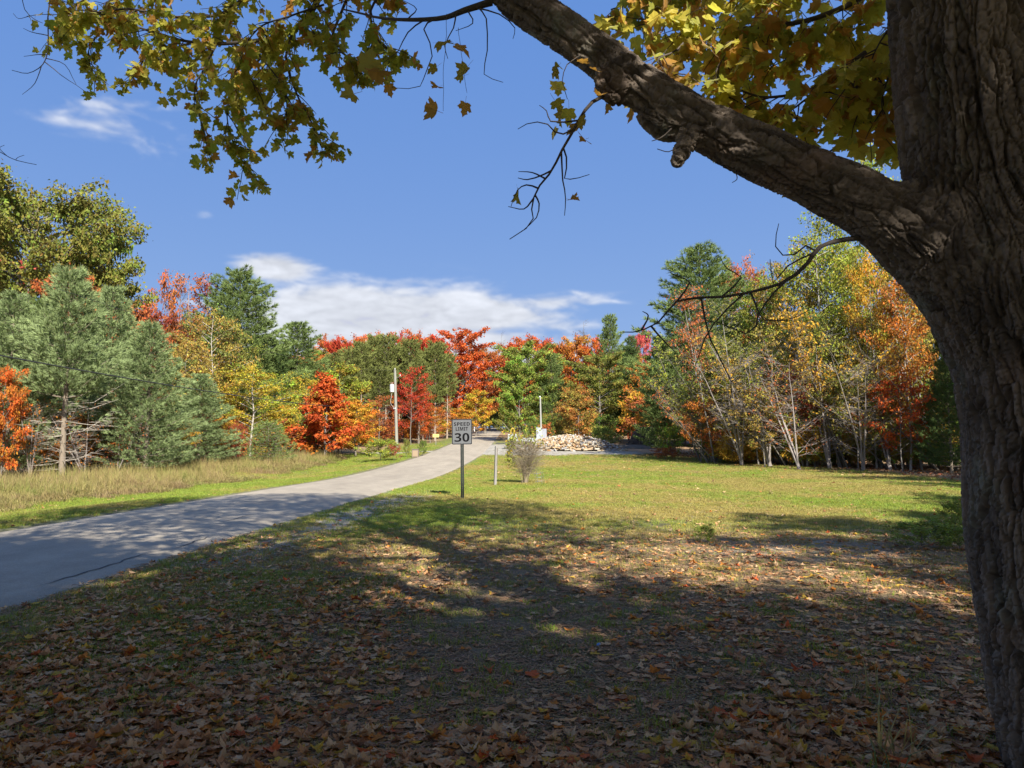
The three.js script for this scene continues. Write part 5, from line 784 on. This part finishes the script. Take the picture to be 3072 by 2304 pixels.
// ---------- roadside objects ----------
const metalDark = std(0.022, 0.03, 0.026, 0.55, { metalness: 0.3 }), steel = std(0.5, 0.5, 0.5, 0.4, { metalness: 0.9 });
const woodGrain = grainMap(31, 256, [[4, 0.5], [32, 1], [90, 0.7]], 0.55, 1, 1.6); woodGrain.repeat.set(3, 0.5);
const greyWood = std(0.29, 0.275, 0.25, 0.9, { map: woodGrain, bumpMap: woodGrain, bumpScale: 0.006 });
const rounded = (w, h, r) => { const s = new THREE.Shape(); s.moveTo(-w / 2 + r, -h / 2); s.lineTo(w / 2 - r, -h / 2); s.absarc(w / 2 - r, -h / 2 + r, r, -Math.PI / 2, 0); s.lineTo(w / 2, h / 2 - r); s.absarc(w / 2 - r, h / 2 - r, r, 0, Math.PI / 2); s.lineTo(-w / 2 + r, h / 2); s.absarc(-w / 2 + r, h / 2 - r, r, Math.PI / 2, Math.PI); s.lineTo(-w / 2, -h / 2 + r); s.absarc(-w / 2 + r, -h / 2 + r, r, Math.PI, 1.5 * Math.PI); return s; };
{ // speed limit sign on a perforated steel post
  const X = -1.48, Z = -22.85, s = thing('speed_limit_sign', 'white and black speed limit sign on a dark perforated post', 'road sign', X, soil(X, Z), Z), W = 0.61, H = 0.762, cy = 1.62 + H / 2;
  const shape = new THREE.Shape(); shape.moveTo(-0.026, -0.25); shape.lineTo(0.026, -0.25); shape.lineTo(0.026, 2.3); shape.lineTo(-0.026, 2.3); shape.closePath();
  for (let y = -0.2; y < 2.28; y += 0.034) { const h = new THREE.Path(); h.absarc(0, y, 0.0068, 0, 6.2832, true); shape.holes.push(h); }
  const web = new THREE.ExtrudeGeometry(shape, { depth: 0.004, bevelEnabled: false, curveSegments: 4 });
  const fl = (sx) => { const g = new THREE.BoxGeometry(0.005, 2.55, 0.028); g.translate(sx * 0.0285, 1.025, -0.011); return g; }, lip = (sx) => { const g = new THREE.BoxGeometry(0.02, 2.55, 0.004); g.translate(sx * 0.041, 1.025, -0.027); return g; };
  const strip = (g) => { const q = g.index ? g.toNonIndexed() : g; q.deleteAttribute('uv'); return q; };
  part('post', mergeGeometries([web, fl(-1), fl(1), lip(-1), lip(1)].map(strip)), std(0.012, 0.018, 0.015, 0.75), s);
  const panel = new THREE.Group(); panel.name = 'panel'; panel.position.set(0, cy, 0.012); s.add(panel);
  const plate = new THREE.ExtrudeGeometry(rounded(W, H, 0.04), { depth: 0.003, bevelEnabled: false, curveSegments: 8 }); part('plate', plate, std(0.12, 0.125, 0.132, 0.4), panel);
  const ring = rounded(W - 0.012, H - 0.012, 0.036); ring.holes.push(new THREE.Path(rounded(W - 0.05, H - 0.05, 0.026).getPoints(8))); const bg = new THREE.ShapeGeometry(ring, 8); bg.translate(0, 0, 0.0045); 
  const font = await new FontLoader().loadAsync('fonts/droid/droid_sans_bold.typeface.json'), ink = new THREE.MeshPhysicalMaterial({ color: new THREE.Color().setRGB(0.006, 0.006, 0.007), roughness: 0.9, specularIntensity: 0.2 });
  part('border', bg, ink, panel);
  for (const [text, w, h, y] of [['SPEED', 0.48, 0.108, 0.178], ['LIMIT', 0.37, 0.108, 0.034], ['30', 0.45, 0.262, -0.3]]) {
    const g = new THREE.ShapeGeometry(font.generateShapes(text, 1), 10); g.computeBoundingBox(); const b = g.boundingBox; g.translate(-(b.min.x + b.max.x) / 2, -b.min.y, 0); g.scale(w / (b.max.x - b.min.x), h / (b.max.y - b.min.y), 1); g.translate(0, y, 0.0046); part('lettering', g, ink, panel);
  }
  for (const y of [0.3, -0.345]) { const b = new THREE.CylinderGeometry(0.011, 0.011, 0.008, 10); b.rotateX(Math.PI / 2); b.translate(0, y, 0.008); part('bolt', b, steel, panel); }
  s.rotation.y = -0.06; s.rotation.z = 0.012;
}
{ // old fence post
  const X = -0.66, Z = -29.85, g = new THREE.Group(); const t = thing('fence_post', 'weathered grey wooden post in the lawn beside the bare shrub', 'post', X, soil(X, Z), Z);
  const b = new RoundedBoxGeometry(0.1, 1.75, 0.1, 2, 0.012), p = b.attributes.position; for (let k = 0; k < p.count; k++) { const y = p.getY(k); p.setX(k, p.getX(k) * (1 - 0.06 * y) + 0.006 * N3(y * 4, k * 0.01, 1)); } b.translate(0, 0.65, 0); b.computeVertexNormals(); part('shaft', b, greyWood, t); t.rotation.set(0, 0.35, -0.035);
  const cb = new THREE.BoxGeometry(0.014, 0.7, 0.006); cb.translate(0.03, 1.1, 0.0505); part('split', cb, std(0.07, 0.055, 0.04, 1), t);
}
{ // the bare shrub
  const K = bareTree(88, { H: 2.1, R: 0.36, stems: 22, branches: 100, twig: 0.8, trunkR: 0.014, twigR: 0.0045, from: 0.25, bark: [0.25, 0.205, 0.14] });
  const X = 0.5, Z = -30.9, s = thing('shrub', 'leafless grey twiggy shrub with a few yellow-green leaves at its top', 'shrub', X, soil(X, Z), Z);
  part('stems', K.trunk, trunkMat, s, 'stuff');
  const r = rng(61), cb = new MB(); for (let i = 0; i < 900; i++) { const q = r(), a = q < 0.55 ? [-0.75 + 0.35 * r(), 0.7 + 1.3 * r()] : [-0.85 + 1.6 * r(), 1.55 + 0.75 * r()], n = N3(a[0] * 4, a[1] * 4, 2); if (n < -0.1) continue; const d = unit(r), u = unit(r), v = 0.7 + 0.6 * r(); cb.leaf(a[0] + gauss(r) * 0.08, a[1] + gauss(r) * 0.08, gauss(r) * 0.35, d[0], d[1] - 0.2, d[2], u[0], u[1] + 0.3, u[2], 0.1, 0.036, r() < 0.75 ? [v, v, v] : [1.5 * v, 0.95 * v, v]); }
  part('leaves', cb.geo(false), Lc.lime, s, 'stuff'); s.scale.set(0.95, 1, 0.95);
  // long arching shoots
  for (const [ax, ay, bx, by] of [[-0.1, 1.3, -0.95, 2.5], [0.4, 0.6, 1.1, 1.5], [0.2, 0.3, 0.75, 1.6]]) { const b = new MB(); b.tube([[ax, ay, 0], [mix(ax, bx, 0.5), mix(ay, by, 0.6), 0.05], [bx, by, 0.1]], [0.01, 0.008, 0.004], 4, [0.36, 0.32, 0.25]); part('shoot', b.geo(true), trunkMat, s); }
  const cg = thing('wire_cage', 'small bent wire plant cage at the foot of the bare shrub', 'cage', 1.12, soil(1.12, -30.5), -30.5), wire = std(0.35, 0.36, 0.36, 0.4, { metalness: 0.8 });
  for (let k = 0; k < 3; k++) { const t = new THREE.TorusGeometry(0.17, 0.004, 5, 20); t.rotateX(Math.PI / 2); t.translate(0, 0.12 + 0.16 * k, 0); part('hoop', t, wire, cg); }
  for (let k = 0; k < 6; k++) { const a = k * 1.047, c = new THREE.CylinderGeometry(0.004, 0.004, 0.56, 5); c.translate(Math.cos(a) * 0.17, 0.22, Math.sin(a) * 0.17); part('upright', c, wire, cg); }
  cg.rotation.z = 0.12;
}
const poleGrain = grainMap(41, 256, [[6, 0.5], [48, 1]], 0.6, 1, 1.5); poleGrain.repeat.set(6, 1);
const poleWood = std(0.29, 0.29, 0.25, 0.9, { map: poleGrain });
{ // utility pole
  const X = -11.74, Z = -77.6, t = thing('utility_pole', 'leaning pale wooden utility pole with a transformer by the road', 'pole', X, land(X, Z), Z);
  const sh = new THREE.CylinderGeometry(0.125, 0.17, 8.6, 14); sh.translate(0, 3.7, 0); part('pole', sh, poleWood, t);
  const grey = std(0.5, 0.52, 0.54, 0.45, { metalness: 0.1 }), tr = part('transformer', new THREE.LatheGeometry([[0, -0.4], [0.2, -0.4], [0.22, -0.36], [0.22, 0.34], [0.19, 0.4], [0.06, 0.44], [0, 0.45]].map((p) => new THREE.Vector2(...p)), 16), grey, t); tr.position.set(-0.34, 6.1, 0.05);
  for (const dx of [-0.08, 0.08]) { const b = part('bushing', new THREE.LatheGeometry([[0, 0], [0.03, 0], [0.045, 0.05], [0.03, 0.08], [0.045, 0.12], [0.02, 0.2], [0, 0.2]].map((p) => new THREE.Vector2(...p)), 8), std(0.3, 0.2, 0.15, 0.3), tr); b.position.set(dx, 0.42, 0); }
  const br = new THREE.BoxGeometry(0.3, 0.06, 0.06); br.translate(-0.18, 6.25, 0.05); part('bracket', br, steel, t);
  const arm = new THREE.CylinderGeometry(0.02, 0.02, 0.55, 6); arm.rotateZ(-1.1); arm.translate(0.27, 7.2, 0); part('arm', arm, steel, t);
  for (const [x, y] of [[0, 8.0], [0.52, 7.33]]) { const g = new THREE.LatheGeometry([[0, 0], [0.04, 0], [0.06, 0.06], [0.035, 0.1], [0.055, 0.15], [0, 0.2]].map((p) => new THREE.Vector2(...p)), 8); g.translate(x, y, 0); part('insulator', g, std(0.5, 0.5, 0.48, 0.3), t); }
  const cl = new THREE.BoxGeometry(0.22, 0.16, 0.12); cl.translate(-0.1, 4.05, 0.12); part('cable_clamp', cl, grey, t);
  const cond = new THREE.TubeGeometry(new THREE.CatmullRomCurve3([V3(-0.34, 5.7, 0.1), V3(-0.42, 5.2, 0.15), V3(-0.5, 4.6, 0.1), V3(-0.18, 4.1, 0.15)]), 16, 0.018, 5); part('lead', cond, std(0.5, 0.45, 0.4, 0.8), t);
  t.rotation.z = 0.035;
  const dark = std(0.03, 0.03, 0.032, 0.6), span = (name, label, a, b, sag, rad) => { const pts = []; for (let k = 0; k <= 40; k++) { const s = k / 40; pts.push(V3(mix(a[0], b[0], s), mix(a[1], b[1], s) - sag * 4 * s * (1 - s), mix(a[2], b[2], s))); } const o = top(name, new THREE.TubeGeometry(new THREE.CatmullRomCurve3(pts), 120, rad, 6), dark); tag(o, label, 'cable'); };
  span('overhead_cable', 'thick black overhead cable sagging past the blue-green pines', [-11.95, 5.35, -77.5], [-16.8, 5.6, 12], 1.4, 0.022);
  span('power_line', 'thin power line high on the pole running past the pine tops', [-11.95, 9.2, -77.6], [-16.8, 8.5, 12], 2.2, 0.008);
  span('overhead_cable', 'black overhead cable running on from the pole towards the far poles', [-11.95, 5.35, -77.6], [-8.2, 7.6, -135], 0.6, 0.022);
}
for (const [x, d, h, label] of [[-7.9, 134, 6.2, 'far wooden utility pole by the scarlet maple, left one of two'], [-7.1, 140, 7.4, 'far wooden utility pole by the scarlet maple, taller of two']]) { const t = thing('utility_pole', label, 'pole', x, land(x, -d), -d), g = new THREE.CylinderGeometry(0.11, 0.15, h + 0.4, 10); g.translate(0, h / 2 - 0.2, 0); part('pole', g, std(0.3, 0.25, 0.22, 0.9), t); const c = new THREE.BoxGeometry(0.9, 0.1, 0.1); c.translate(0, h - 0.5, 0.16); part('crossarm', c, greyWood, t); t.rotation.z = 0.02; }
for (const [x, d, h, col, lean, label] of [[-7.3, 148, 1.5, [0.75, 0.74, 0.7], 0.12, 'leaning white marker post by the far bend of the road'], [-6.9, 152, 1.9, [0.5, 0.33, 0.2], 0, 'brown wooden marker post by the far bend of the road'], [-6.5, 150, 0.8, [0.3, 0.27, 0.23], 0, 'short grey stub post beside the brown marker post']]) { const t = thing('marker_post', label, 'post', x, land(x, -d), -d), g = new RoundedBoxGeometry(0.16, h + 0.2, 0.16, 2, 0.02); g.translate(0, h / 2 - 0.1, 0); part('shaft', g, std(...col, 0.85), t); const c = new THREE.ConeGeometry(0.11, 0.08, 4); c.rotateY(0.785); c.translate(0, h + 0.04, 0); part('cap', c, std(...col, 0.85), t); t.rotation.z = lean; }
{ // yellow placard on a stake
  const X = -8.3, Z = -83, t = thing('yard_sign', 'small yellow placard on a stake at the end of the driveway', 'sign', X, land(X, Z), Z), st = new THREE.BoxGeometry(0.06, 1.2, 0.04); st.translate(0, 0.5, -0.03); part('stake', st, greyWood, t); const b = new THREE.ExtrudeGeometry(rounded(0.7, 0.36, 0.02), { depth: 0.02, bevelEnabled: false }); b.translate(0, 1.0, 0); part('board', b, std(0.5, 0.42, 0.16, 0.7), t);
  const ln = new THREE.BoxGeometry(0.45, 0.04, 0.004); for (const y of [1.07, 0.96]) { const c = ln.clone(); c.translate(0, y, 0.024); part('print_line', c, std(0.55, 0.3, 0.06, 0.7), t); }
}
{ // grey-brown junction box between two clipped bushes
  const X = -7.35 + 0.05, Z = -57.6, t = thing('utility_box', 'grey-brown utility box between two clipped bushes', 'utility box', X, land(X, Z), Z), b = new RoundedBoxGeometry(0.5, 0.6, 0.42, 2, 0.03); b.translate(0, 0.29, 0); part('body', b, std(0.19, 0.15, 0.11, 0.7), t); const l = new RoundedBoxGeometry(0.54, 0.06, 0.46, 2, 0.02); l.translate(0, 0.61, 0); part('lid', l, std(0.12, 0.1, 0.085, 0.6), t); const d = new RoundedBoxGeometry(0.38, 0.4, 0.02, 2, 0.008); d.translate(0, 0.28, 0.213); part('door', d, std(0.27, 0.2, 0.13, 0.7), t);
}
for (const [name, kind, x, z, h, rad, mat, label] of [
  ['bush', 'bush_a', -7.92, -57.2, 1.29, 0.3, Lc.olive, 'small clipped bush on the left of the utility box'],
  ['bush', 'bush_a', -7.03, -60, 1.17, 0.37, Lc.green, 'small round clipped bush on the right of the utility box'],
  ['bush', 'bush_a', -9.18, -53, 1.48, 1.42, Lc.lime, 'wide rounded yellow-green bush at the end of the tall grass'],
  ['bush', 'bush_c', -8.13, -52.5, 1.08, 0.54, Lc.redbrown, 'dusky bush at the right side of the wide yellow-green bush'],
  ['bush', 'bush_a', 9.03, -74, 1.94, 1.31, Lc.light, 'bright green bush between the firewood and the dark log stack'],
  ['bush', 'bush_b', 11.61, -55, 2.23, 1.04, Lc.lime, 'loose yellow-green bush at the corner of the right wood'],
  ['bush', 'bush_a', 10.97, -54.5, 0.81, 1, Lc.rust, 'low rusty red bush at the corner of the right wood'],
  ['bush', 'bush_b', 13.45, -52, 1.85, 1.74, Lc.green, 'dark green bush below the orange sapling'],
  ['bush', 'bush_b', 15.07, -50, 1.68, 1.37, Lc.gold, 'golden leafed bush beside the slim young trunk'],
]) plant(name, kind, x, z, h, rad, mat, label, 'bush');
// weeds on the shaded ground
for (const [x, z, h, rad, label] of [[6.25, -11.75, 0.4, 0.52, 'wide bright green weed on the soil tinted as sunlit near the maple trunk'], [6.75, -11.6, 0.32, 0.3, 'smaller weed touching the wide bright green weed'], [3.15, -12.6, 0.28, 0.2, 'small yellow-green seedling in the sunlit patch'], [7.55, -13.1, 0.62, 0.26, 'upright weed close to the maple trunk'], [7.7, -12.3, 0.3, 0.2, 'low weed at the edge of the maple trunk']]) plant('weed', 'bush_a', x, z, h, rad, Lc.light, label, 'plant');
{ const t = thing('sapling_stake', 'slim pale young trunk standing alone at the wood edge', 'tree', 15.5, land(15.5, -54), -54), b = new MB(); b.tube([[0, -0.1, 0], [-0.04, 0.7, 0], [-0.1, 1.5, 0.02], [-0.2, 2.3, 0]], [0.05, 0.045, 0.04, 0.02], 7, [0.42, 0.38, 0.3]); part('trunk', b.geo(true), trunkMat, t); const c = new MB(); c.tube([[-0.1, 1.5, 0.02], [-0.7, 2.2, 0.1], [-1.5, 2.6, 0.2]], [0.025, 0.018, 0.006], 5, [0.4, 0.37, 0.3]); part('branch', c.geo(true), trunkMat, t); }
// tufts of longer grass near the trunk
{ const dry = new THREE.MeshPhysicalMaterial({ color: new THREE.Color().setRGB(0.33, 0.28, 0.1), vertexColors: true, roughness: 0.9, side: THREE.DoubleSide, transmission: 0.2, thickness: 0 }), grn = dry.clone(); grn.color.setRGB(0.1, 0.15, 0.04);
  for (const [x, z, g, m, label] of [[1.95, -3.95, tuft(91, 22, 0.34, 0.1, 0.005, 1.5), dry, 'arching tuft of yellow dry grass among the leaves by the trunk'], [1.72, -3.62, tuft(92, 26, 0.2, 0.05, 0.004, 1.1), grn, 'spiky green grass tuft among the fallen leaves'], [2.25, -4.9, tuft(93, 26, 0.22, 0.16, 0.003, 0.9), dry, 'thin straw grass tuft a little way behind the trunk foot'], [0.75, -4.6, tuft(94, 14, 0.16, 0.12, 0.003, 0.9), grn, 'sparse green grass tuft in the bare soil']]) { const t = thing('grass_tuft', label, 'grass tuft', x, soil(x, z), z); part('blades', g, m, t, 'stuff'); } }
{ const t = thing('bottle_cap', 'tiny white and blue bottle cap lying among the leaves', 'bottle cap', 0.68, soil(0.68, -6.1) + 0.012, -6.1), c = new THREE.CylinderGeometry(0.016, 0.019, 0.013, 16); part('shell', c, std(0.75, 0.78, 0.8, 0.4), t); const d = new THREE.CylinderGeometry(0.013, 0.013, 0.002, 16); d.translate(0, 0.0078, 0); part('print', d, std(0.1, 0.25, 0.6, 0.4), t); t.rotation.set(0.5, 0, 0.3); }
// ---------- the wood yard ----------
{
  const r = rng(53), wedge = (k) => { const q = rng(200 + k), s = new THREE.Shape(), R = 0.11 + 0.03 * q(); s.moveTo(0, 0); s.lineTo(R, 0.01); const a1 = 1.1 + 0.8 * q(); for (let i = 1; i <= 4; i++) { const a = a1 * i / 4; s.lineTo(Math.cos(a) * R * (0.95 + 0.1 * q()), Math.sin(a) * R * (0.95 + 0.1 * q())); } s.closePath(); const g = new THREE.ExtrudeGeometry(s, { depth: 0.42, bevelEnabled: false }); g.translate(-R * 0.4, -R * 0.35, -0.21); return g; };
  const geos = [wedge(1), wedge(2), wedge(3), wedge(4)], cols = [[0.41, 0.34, 0.24], [0.47, 0.44, 0.38], [0.33, 0.19, 0.09], [0.38, 0.27, 0.15], [0.31, 0.3, 0.285], [0.16, 0.12, 0.085]], names = ['tan', 'pale', 'reddish', 'honey coloured', 'grey', 'dark barked'], mats = cols.map((c) => std(...c, 0.9)), all = [];
  const heap = (x, z) => { const a = (x - 5.7) / 4.5, b = (z + 70) / 2.6, q = 1 - a * a - b * b; return q > 0 ? 1.4 * Math.sqrt(q) * (0.85 + 0.3 * fbm(x * 0.7, 1, z * 0.7, 2)) * (1 - 0.5 * sstep(6, 10.5, x)) : 0; };
  for (let i = 0; i < 1800; i++) { const x = 0.9 + 9.6 * r(), z = -70 + 5.4 * (r() - 0.5), h = heap(x, z); if (h < 0.02 && r() > 0.1) continue; all.push({ x, z, y: land(x, z) + 0.06 + Math.max(0, h - 0.18 * r() * r()), e: [gauss(r) * 0.9, r() * 6.28, r() * 6.28], k: Math.floor(r() * 4), ci: [0, 0, 1, 1, 2, 3, 3, 4, 4, 5][Math.floor(r() * 10)], f: z * 1 + h * 2 + r() }); }
  all.sort((a, b) => b.f - a.f);
  const mound = new THREE.SphereGeometry(1, 40, 20, 0, 6.2832, 0, Math.PI / 2), mp = mound.attributes.position; for (let k = 0; k < mp.count; k++) { const x = 5.7 + mp.getX(k) * 4.4, z = -70 + mp.getZ(k) * 2.5; mp.setXYZ(k, x, land(x, z) - 0.1 + Math.max(0, heap(x, z) - 0.1), z); } mound.computeVertexNormals();
  const list = all.slice(300).map((l) => ({ m: new THREE.Matrix4().compose(V3(l.x, l.y, l.z), new THREE.Quaternion().setFromEuler(new THREE.Euler(...l.e)), V3(1, 1, 1)), c: cols[l.ci], k: l.k }));
  const core = scatter('firewood_heap', 'split_logs', geos, std(1, 1, 1, 0.9), list, 'broad heap of split firewood in the gravel yard', 'firewood'); part('chips_core', mound, std(0.3, 0.22, 0.14, 1), core, 'stuff');
  for (const l of all.slice(0, 300)) { const o = top('firewood_log', geos[l.k], mats[l.ci]); o.position.set(l.x, l.y, l.z); o.rotation.set(...l.e); tag(o, `${names[l.ci]} split log on the firewood heap in the gravel yard`, 'log', 'split logs on the firewood heap'); }
  // dark stack of unsplit logs in the shade
  const lg = new THREE.CylinderGeometry(0.13, 0.135, 0.5, 10); lg.rotateX(Math.PI / 2); const dm = [std(0.06, 0.05, 0.045, 0.95), std(0.09, 0.075, 0.06, 0.95), std(0.045, 0.04, 0.04, 0.95)];
  for (let j = 0; j < 8; j++) for (let i = 0; i < 13 - j; i++) { const x = 11.2 + i * 0.25 + j * 0.16 + gauss(r) * 0.03, z = -74 + gauss(r) * 0.08, o = top('round_log', lg, dm[Math.floor(r() * 3)]); o.position.set(x, land(x, z) + 0.35 + j * 0.23, z); o.rotation.set(gauss(r) * 0.05, gauss(r) * 0.1, r() * 6); o.scale.setScalar(0.9 + 0.2 * r()); tag(o, 'dark unsplit log in the black stack under the white pine', 'log', 'logs in the dark stack'); }
  const bank = new THREE.SphereGeometry(1, 28, 12, 0, 6.2832, 0, Math.PI / 2), bp = bank.attributes.position; for (let k = 0; k < bp.count; k++) { const a = bp.getX(k), b = bp.getZ(k), x = 12.3 + a * 3.6, z = -73.8 + b * 2.2; bp.setXYZ(k, x, land(x, z) - 0.05 + bp.getY(k) * 0.4 + 0.06 * N3(x * 2, 1, z * 2) * bp.getY(k), z); } bank.computeVertexNormals(); tag(top('earth_bank', bank, std(0.09, 0.075, 0.055, 1), 'structure'), 'low bank of dark earth under the log stack', 'earth bank');
}
{ // trailer behind the shrub
  const X = 0.9, Z = -72.5, t = thing('utility_trailer', 'low grey trailer with dark wheels half hidden behind the bare shrub', 'trailer', X, land(X, Z), Z), grey = std(0.33, 0.37, 0.37, 0.6);
  const bed = new RoundedBoxGeometry(3.2, 0.12, 1.5, 2, 0.02); bed.translate(0.3, 0.62, 0); part('bed', bed, std(0.16, 0.14, 0.12, 0.8), t);
  for (const z of [0.75, -0.75]) { const s = new RoundedBoxGeometry(3.2, 0.3, 0.05, 2, 0.015); s.translate(0.3, 0.85, z); part('side_board', s, grey, t); }
  const box = new RoundedBoxGeometry(0.9, 0.62, 0.9, 2, 0.05); box.translate(-0.85, 1.06, 0); part('tool_box', box, grey, t);
  for (const [x, z] of [[-0.9, 0.86], [-0.9, -0.86], [1.2, 0.86], [1.2, -0.86]]) { const w = new THREE.TorusGeometry(0.25, 0.1, 10, 24); w.translate(x, 0.35, z); const o = part('wheel', w, std(0.02, 0.02, 0.024, 0.8), t); const h = new THREE.CylinderGeometry(0.17, 0.17, 0.1, 16); h.rotateX(Math.PI / 2); h.translate(x, 0.35, z); part('hub', h, steel, o); }
  const bar = new THREE.TubeGeometry(new THREE.CatmullRomCurve3([V3(-0.95, 1.35, 0.2), V3(-1.0, 1.75, 0.2), V3(-0.85, 1.95, 0.2), V3(-0.7, 1.75, 0.2), V3(-0.75, 1.35, 0.2)]), 20, 0.035, 6); part('handle', bar, std(0.7, 0.5, 0.05, 0.5), t);
  const tg = new THREE.CylinderGeometry(0.05, 0.05, 1.2, 8); tg.rotateZ(Math.PI / 2); tg.translate(-1.85, 0.5, 0); part('tongue', tg, std(0.05, 0.05, 0.05, 0.6), t);
}
{ // pole with a white metal panel in the yard
  const X = 2.9, Z = -75, t = thing('yard_pole', 'grey pole with a bent white metal panel in the wood yard', 'pole', X, land(X, Z), Z), p = new THREE.CylinderGeometry(0.07, 0.11, 5.3, 10); p.translate(0, 2.45, 0); part('pole', p, std(0.3, 0.3, 0.275, 0.85), t);
  const s = new THREE.BoxGeometry(0.5, 1.5, 0.03); s.translate(-0.22, 1.3, 0.13); part('panel', s, std(0.34, 0.38, 0.43, 0.5), t); const q = new THREE.BoxGeometry(0.6, 1.35, 0.03); q.rotateY(-0.7); q.translate(0.28, 1.2, 0.02); part('panel', q, std(0.5, 0.53, 0.58, 0.5), t); const c = new THREE.BoxGeometry(0.16, 0.12, 0.2); c.translate(-0.04, 5.05, 0); part('cap', c, std(0.5, 0.5, 0.48, 0.8), t); t.rotation.z = 0.02;
}
{ // low stacks of pale sawn wood behind the trailer
  const r = rng(71);
  for (const [x0, x1, z, rows, lb] of [[1.6, 3.0, -79, 5, 'left'], [3.3, 4.7, -79.5, 5, 'right']]) for (let j = 0; j < rows; j++) for (let k = 0; k < 3; k++) { const w = x1 - x0, g = new RoundedBoxGeometry(w, 0.16, 0.3, 1, 0.02), o = top('sawn_slab', g, std(0.42 + 0.1 * r(), 0.38 + 0.08 * r(), 0.32, 0.85)); o.position.set((x0 + x1) / 2 + gauss(r) * 0.06, land(x0, z) + 0.1 + j * 0.165, z + (k - 1) * 0.32); o.rotation.y = gauss(r) * 0.03; tag(o, `pale sawn slab in the low stack ${lb === 'left' ? 'beside the trailer' : 'behind the yard pole'}`, 'plank', 'pale slabs stacked in the yard'); }
}
renderer.render(scene, camera);
